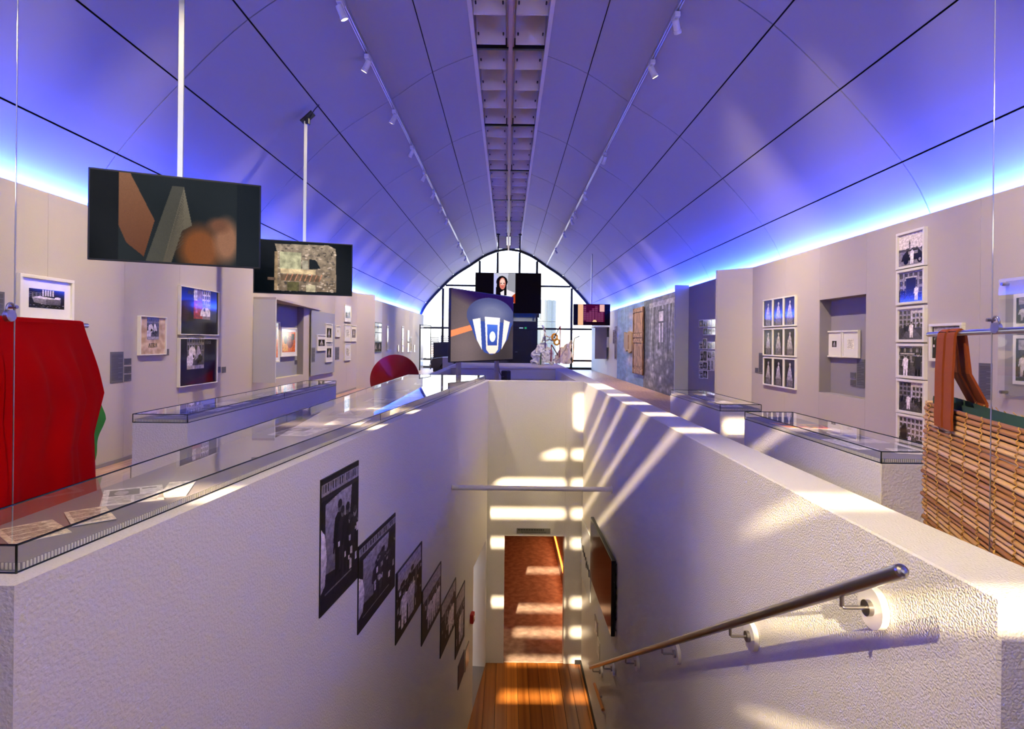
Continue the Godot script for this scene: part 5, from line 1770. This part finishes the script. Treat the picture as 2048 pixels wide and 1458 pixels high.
func far_things() -> void:
	# red conical disc standing on the floor
	var c := on_z(789, 757, 14.6)
	var cone := thing("red_cone", "glossy red flat cone standing on the floor behind the parapet case", "cone", Vector3(c.x, .61, c.z))
	var st := begin()
	var tip := Transform3D(Basis(Vector3.RIGHT, PI / 2 - .18), Vector3.ZERO)
	add_lathe(st, [Vector2(0, -.03), Vector2(.6, -.03), Vector2(.61, -.022), Vector2(.61, -.012), Vector2(.6, 0), Vector2(.02, .2), Vector2(0, .205)], 64, tip)
	part(cone, "cone_body", st.commit(), mat(Color(.55, .004, .018), .28))
	part(cone, "stand", tube([Vector3(0, -.61, -.2), Vector3(0, -.1, -.08)], .02, 8), M.black_metal)
	# plastic sculpture with coloured canes
	var p := on_z(1102, 728, 16.9)
	var sc := thing("plastic_sculpture", "crumpled translucent plastic and fabric sculpture with coloured canes", "sculpture", Vector3(p.x, TOP, -16.9))
	sc.scale = Vector3.ONE * .6
	var film := mat(Color(.93, .92, .92), .5)
	film.backlight_enabled = true
	film.backlight = Color(.5, .48, .48)
	var cream := mat(Color(.92, .86, .84), .6)
	cream.backlight_enabled = true
	cream.backlight = Color(.4, .36, .36)
	var fn := FastNoiseLite.new()
	fn.seed = 12
	fn.frequency = .9
	part(sc, "bag", sheet(60, 40, func(u, v):
		var a: float = PI * (u * 1.1 - .05)
		var r: float = sqrt(maxf(0.0, 1.0 - v * v)) * (1.0 + .5 * fn.get_noise_3d(cos(a) * 1.5, v * 3.0, 2.0))
		return Vector3(-.42 - .52 * r * cos(a), .05 + .92 * v + .2 * fn.get_noise_2d(u * 4.0, v * 3.0), .35 * r * sin(a) + .08 * fn.get_noise_2d(u * 9.0, v * 9.0))), film)
	part(sc, "sheet", sheet(50, 40, func(u, v):
		var lo := Vector3(.0, .1, .15).lerp(Vector3(.95, .02, .0), u)
		var hi := Vector3(.35, .72, .1).lerp(Vector3(1.02, 1.18, -.1), u)
		return lo.lerp(hi, v) + Vector3(.1 * fn.get_noise_2d(u * 3.0, v * 3.0 + 5.0), .08 * fn.get_noise_2d(u * 4.0 + 9.0, v * 2.0), .16 * fn.get_noise_2d(u * 5.0, v * 1.2 + 3.0) + .06 * sin(u * 16.0 + v * 3.0))), cream)
	part(sc, "bow", sheet(36, 16, func(u, v):
		var a: float = TAU * u
		var r: float = .2 * absf(cos(a)) + .04
		return Vector3(-.1 + r * 1.3 * cos(a), 1.25 + r * .8 * sin(a) + .04 * sin(v * 6.0), .1 + (v - .5) * .22)), film)
	var ring := []
	for k in 25:
		var a := TAU * k / 24.0
		ring.append(Vector3(.14 + .12 * cos(a), 1.3 + .15 * sin(a), .25))
	part(sc, "yellow_ring", tube(ring, .05, 10), mat(Color(.85, .55, .08), .4))
	var ring2 := []
	for k in 25:
		var a := TAU * k / 24.0
		ring2.append(Vector3(.24 + .12 * cos(a), 1.08 + .13 * sin(a), .27))
	part(sc, "yellow_ring", tube(ring2, .045, 10), mat(Color(.85, .6, .18), .4))
	for q in [[Vector3(.38, .35, .3), Vector3(.4, 1.85, .3), Color(.5, .02, .03)], [Vector3(-.03, .15, .35), Vector3(-.02, .95, .35), Color(.5, .02, .04)], [Vector3(-.52, .0, .4), Vector3(-.5, .55, .4), Color(.05, .3, .12)], [Vector3(.4, 1.84, .28), Vector3(.1, 1.25, .3), Color(.2, .18, .2)], [Vector3(.0, .95, .3), Vector3(.3, .45, .3), Color(.35, .22, .08)], [Vector3(1.02, .1, .1), Vector3(1.08, 1.25, .1), Color(.6, .42, .15)], [Vector3(1.08, 1.25, .1), Vector3(1.32, 1.36, .1), Color(.5, .5, .52)], [Vector3(-.3, .6, .2), Vector3(-.3, 1.35, .2), Color(.25, .16, .4)]]:
		part(sc, "cane", tube([q[0], q[1]], .026, 7), mat(q[2], .5))
	part(sc, "film_strip", sheet(6, 24, func(u, v): return Vector3(-.5 + .14 * sin(v * 3.0) + .1 * u, 1.05 + .82 * v, .1 + .04 * sin(v * 13.0 + u * 4.0))), M.pane if false else film)
	part(sc, "knob", lathe([Vector2(0, -.04), Vector2(.04, 0), Vector2(0, .04)], 12), M.steel_rough, Vector3(1.32, 1.36, .1))
	# dark lift block with a door and an exit sign
	var zb := 31.0
	var bl := on_z(1073, 700, zb).x
	var top := on_z(1050, 643, zb).y
	var bk := thing("lift_block", "black enclosure with a dark door before the far gable", "enclosure", Vector3(bl - 1.3, 0, -zb - .6))
	part(bk, "body", bx(Vector3(2.6, top, 1.2), .01), M.black_metal, Vector3(0, top / 2, 0))
	part(bk, "fascia", bx(Vector3(2.64, .3, 1.24), .008), M.frame_dark, Vector3(0, top - .15, 0))
	part(bk, "glass_band", bx(Vector3(2.5, .42, .9)), mat(Color(.2, .32, .36), .08), Vector3(0, top + .22, 0))
	var dx := on_z(1045, 690, zb).x - (bl - 1.3)
	var dh := on_z(1045, 661, zb).y
	var leaf := part(bk, "door_leaf", bx(Vector3(.98, dh, .05), .006), M.black_plastic, Vector3(dx, dh / 2, .6))
	part(leaf, "handle", tube([Vector3(-.38, -.05, .03), Vector3(-.38, -.05, .07), Vector3(-.26, -.05, .07)], .012, 8), M.steel)
	part(bk, "door_frame", bx(Vector3(1.12, .06, .06), .006), M.frame_dark, Vector3(dx, dh + .04, .61))
	var ex := thing("exit_sign", "small dim green and white exit sign over the dark door", "sign", Vector3(bl - 1.3 + dx, dh + .13, -zb + .06))
	part(ex, "box", bx(Vector3(.5, .13, .05), .006), M.black_plastic)
	part(ex, "lit_figure", bx(Vector3(.1, .09, .01)), glow(Color(.1, .6, .25), .5), Vector3(.15, 0, .027))
	part(ex, "lit_arrow", bx(Vector3(.2, .05, .01)), glow(Color(.7, .8, .7), .4), Vector3(-.08, 0, .027))
	var spk := thing("loudspeaker", "small black loudspeaker under the corner of the far video wall", "speaker", on_z(1076, 631, 28.6))
	part(spk, "cabinet", bx(Vector3(.1, .2, .1), .01), M.black_plastic)
	part(spk, "grille", bx(Vector3(.08, .16, .01), .003), M.frame_dark, Vector3(0, 0, .052))
	# old car by the left of the gable
	var cp := on_y(868, 737, 0.0)
	var z := 28.5
	var fx := on_z(866, 720, z).x
	var car := thing("dark_blue_car", "dark blue old car parked indoors behind the standing video wall", "car", Vector3(fx, 0, -z))
	var blue_paint := mat(Color(.035, .05, .09), .25)
	blue_paint.clearcoat_enabled = true
	var side := [Vector2(0, .34), Vector2(.0, .62), Vector2(.1, .74), Vector2(.95, .84), Vector2(1.02, .86), Vector2(3.5, .86), Vector2(3.6, .7), Vector2(3.6, .34), Vector2(3.1, .3), Vector2(2.98, .5), Vector2(2.75, .58), Vector2(2.52, .5), Vector2(2.42, .26), Vector2(1.05, .26), Vector2(.98, .5), Vector2(.75, .58), Vector2(.5, .5), Vector2(.4, .3)]
	part(car, "body", prism(side, -.75, .75), blue_paint)
	part(car, "cabin", prism([Vector2(1.0, .85), Vector2(1.35, 1.24), Vector2(1.5, 1.28), Vector2(2.7, 1.28), Vector2(3.2, .85)], -.66, .66), blue_paint)
	part(car, "side_window", prism([Vector2(1.16, .9), Vector2(1.42, 1.2), Vector2(2.02, 1.22), Vector2(2.02, .9)], .64, .672), mat(Color(.06, .07, .08), .08))
	part(car, "side_window", prism([Vector2(2.1, .9), Vector2(2.1, 1.22), Vector2(2.66, 1.22), Vector2(3.02, .9)], .64, .672), mat(Color(.06, .07, .08), .08))
	part(car, "front_bumper", bx(Vector3(.1, .1, 1.5), .02), M.steel, Vector3(-.03, .42, 0))
	for e in [-.55, .55]:
		part(car, "headlamp", tube([Vector3(.04, .62, e), Vector3(-.01, .62, e)], .08, 14), M.steel)
	for q in [.75, 2.75]:
		for e in [-.66, .66]:
			var wh := part(car, "wheel", tube([Vector3(q, .28, e - .08), Vector3(q, .28, e + .08)], .28, 24), mat(Color(.02, .02, .02), .8))
			part(wh, "hubcap", tube([Vector3(q, .28, e - .085), Vector3(q, .28, e + .085)], .15, 16), M.steel_rough)
	var wb := thing("white_block", "low white exhibition block in front of the dark car", "plinth", Vector3(on_z(895, 720, 26.5).x, 0, -26.8))
	part(wb, "plinth", bx(Vector3(.46, .82, .5), .01), M.wall_pale, Vector3(0, .41, 0))
	part(wb, "top", bx(Vector3(.5, .02, .54), .004), M.frame_white, Vector3(0, .83, 0))
	var ds := thing("display_stand", "flat dark blue upright panel behind the old car", "panel", Vector3(on_z(890, 690, 30.2).x, 0, -30.2))
	part(ds, "sheet", bx(Vector3(1.2, 1.5, .03), .004), mat(Color(.06, .09, .17), .5), Vector3(0, .75, 0))
	part(ds, "foot", bx(Vector3(1.0, .03, .4), .004), M.black_metal, Vector3(0, .015, 0))

func outside() -> void:
	solid("floor_terrace", bx(Vector3(30, .3, 14)), mat(Color(.62, .6, .57), .8), Vector3(0, -.25, -ZE - 7.3))
	solid("ground", bx(Vector3(600, .5, 600)), mat(Color(.78, .75, .71), .9), Vector3(0, -18, -100))
	# slatted ventilation racks
	var li := 0
	for f in [[861.0, 877.0, 674.0, 716.0, 36.5], [881.5, 897.0, 671.0, 706.0, 38.0]]:
		var a := on_z(f[0], f[3], f[4])
		var b := on_z(f[1], f[2], f[4])
		var t := thing("slatted_screen", ["wide slatted louvre screen outside the gable glass, nearer the corner", "slatted louvre screen outside the gable glass beside the first"][li], "louvre", Vector3((a.x + b.x) / 2, 0, -f[4]))
		li += 1
		var n := 12 if li == 1 else 9
		for k in n:
			part(t, "slat", bx(Vector3(b.x - a.x, (b.y - a.y) / n * .5, .06), .004), mat(Color(.3, .26, .25), .7), Vector3(0, lerpf(a.y, b.y, (k + .5) / n), 0))
		for e in [-1.0, 1.0]:
			part(t, "post", bx(Vector3(.05, b.y + .1, .05), .004), M.frame_white, Vector3(e * (b.x - a.x) / 2, b.y / 2 - .05, -.06))
	# panelled round tower
	var zt := 52.0
	var x0 := on_z(1081, 650, zt).x
	var x1 := on_z(1115, 650, zt).x
	var ty := on_z(1098, 599, zt).y
	var tw := thing("round_tower", "grey panelled round stair tower outside the gable glass", "tower", Vector3((x0 + x1) / 2 - .45, -18, -zt - 1.5))
	var R := (x1 - x0) / 2 + .45
	part(tw, "core", tube([Vector3(0, 0, 0), Vector3(0, ty + 18 - .05, 0)], R - .04, 32), mat(Color(.16, .18, .2), .6))
	var pn := mat(Color(.2, .25, .28), .45)
	for row in 6:
		for k in 14:
			var st := begin()
			var g := []
			for q in 4:
				var a := TAU * (k + .02 + .96 * q / 3.0) / 14.0
				g.append(Vector2(cos(a), sin(a)) * R)
			var yb := ty + 18 - (row + 1) * 1.95 + .03
			var yt := ty + 18 - row * 1.95
			for q in 3:
				face(st, [Vector3(g[q].x, yb, g[q].y), Vector3(g[q + 1].x, yb, g[q + 1].y), Vector3(g[q + 1].x, yt, g[q + 1].y), Vector3(g[q].x, yt, g[q].y)], Vector3(g[q].x, 0, g[q].y))
			part(tw, "panel", st.commit(), pn)
	# pale houses and roofs below
	var cols := [Color(.92, .88, .84), Color(.9, .84, .78), Color(.92, .9, .88), Color(.9, .84, .8)]
	var ci := 0
	for f in [[1150.0, 1210.0, 722.0, 85.0, "pale house with rows of windows below the gable glass"], [1145.0, 1192.0, 703.0, 130.0, "distant tan house with an orange roof beyond the glass"], [1120.0, 1170.0, 700.0, 150.0, "distant pale block behind the plastic sculpture"], [800.0, 872.0, 705.0, 120.0, "distant pale house seen past the slatted louvres"]]:
		var a := on_z(f[0], f[2], f[3])
		var b := on_z(f[1], f[2], f[3])
		var hgt: float = a.y + 18.0
		var t := thing("house", f[4], "house", Vector3((a.x + b.x) / 2, -18, -f[3]))
		var w := b.x - a.x
		part(t, "wall", bx(Vector3(w, hgt, 8), .05), mat(cols[ci], .85), Vector3(0, hgt / 2, -4))
		part(t, "roof", prism([Vector2(-w / 2 - .3, 0), Vector2(w / 2 + .3, 0), Vector2(w / 2 - 1.2, 1.6), Vector2(-w / 2 + 1.2, 1.6)], -8.3, .3), mat(Color(.85, .68, .58), .8), Vector3(0, hgt, 0))
		for r in 3:
			for k in 5:
				var wd := part(t, "window", bx(Vector3(.7, 1.1, .1), .02), M.frame_white, Vector3(w * ((k + .5) / 5.0 - .5), hgt - 1.4 - r * 2.2, .03))
				part(wd, "pane", quad(.55, .95), mat(Color(.25, .28, .32), .15), Vector3(0, 0, .055))
		ci += 1
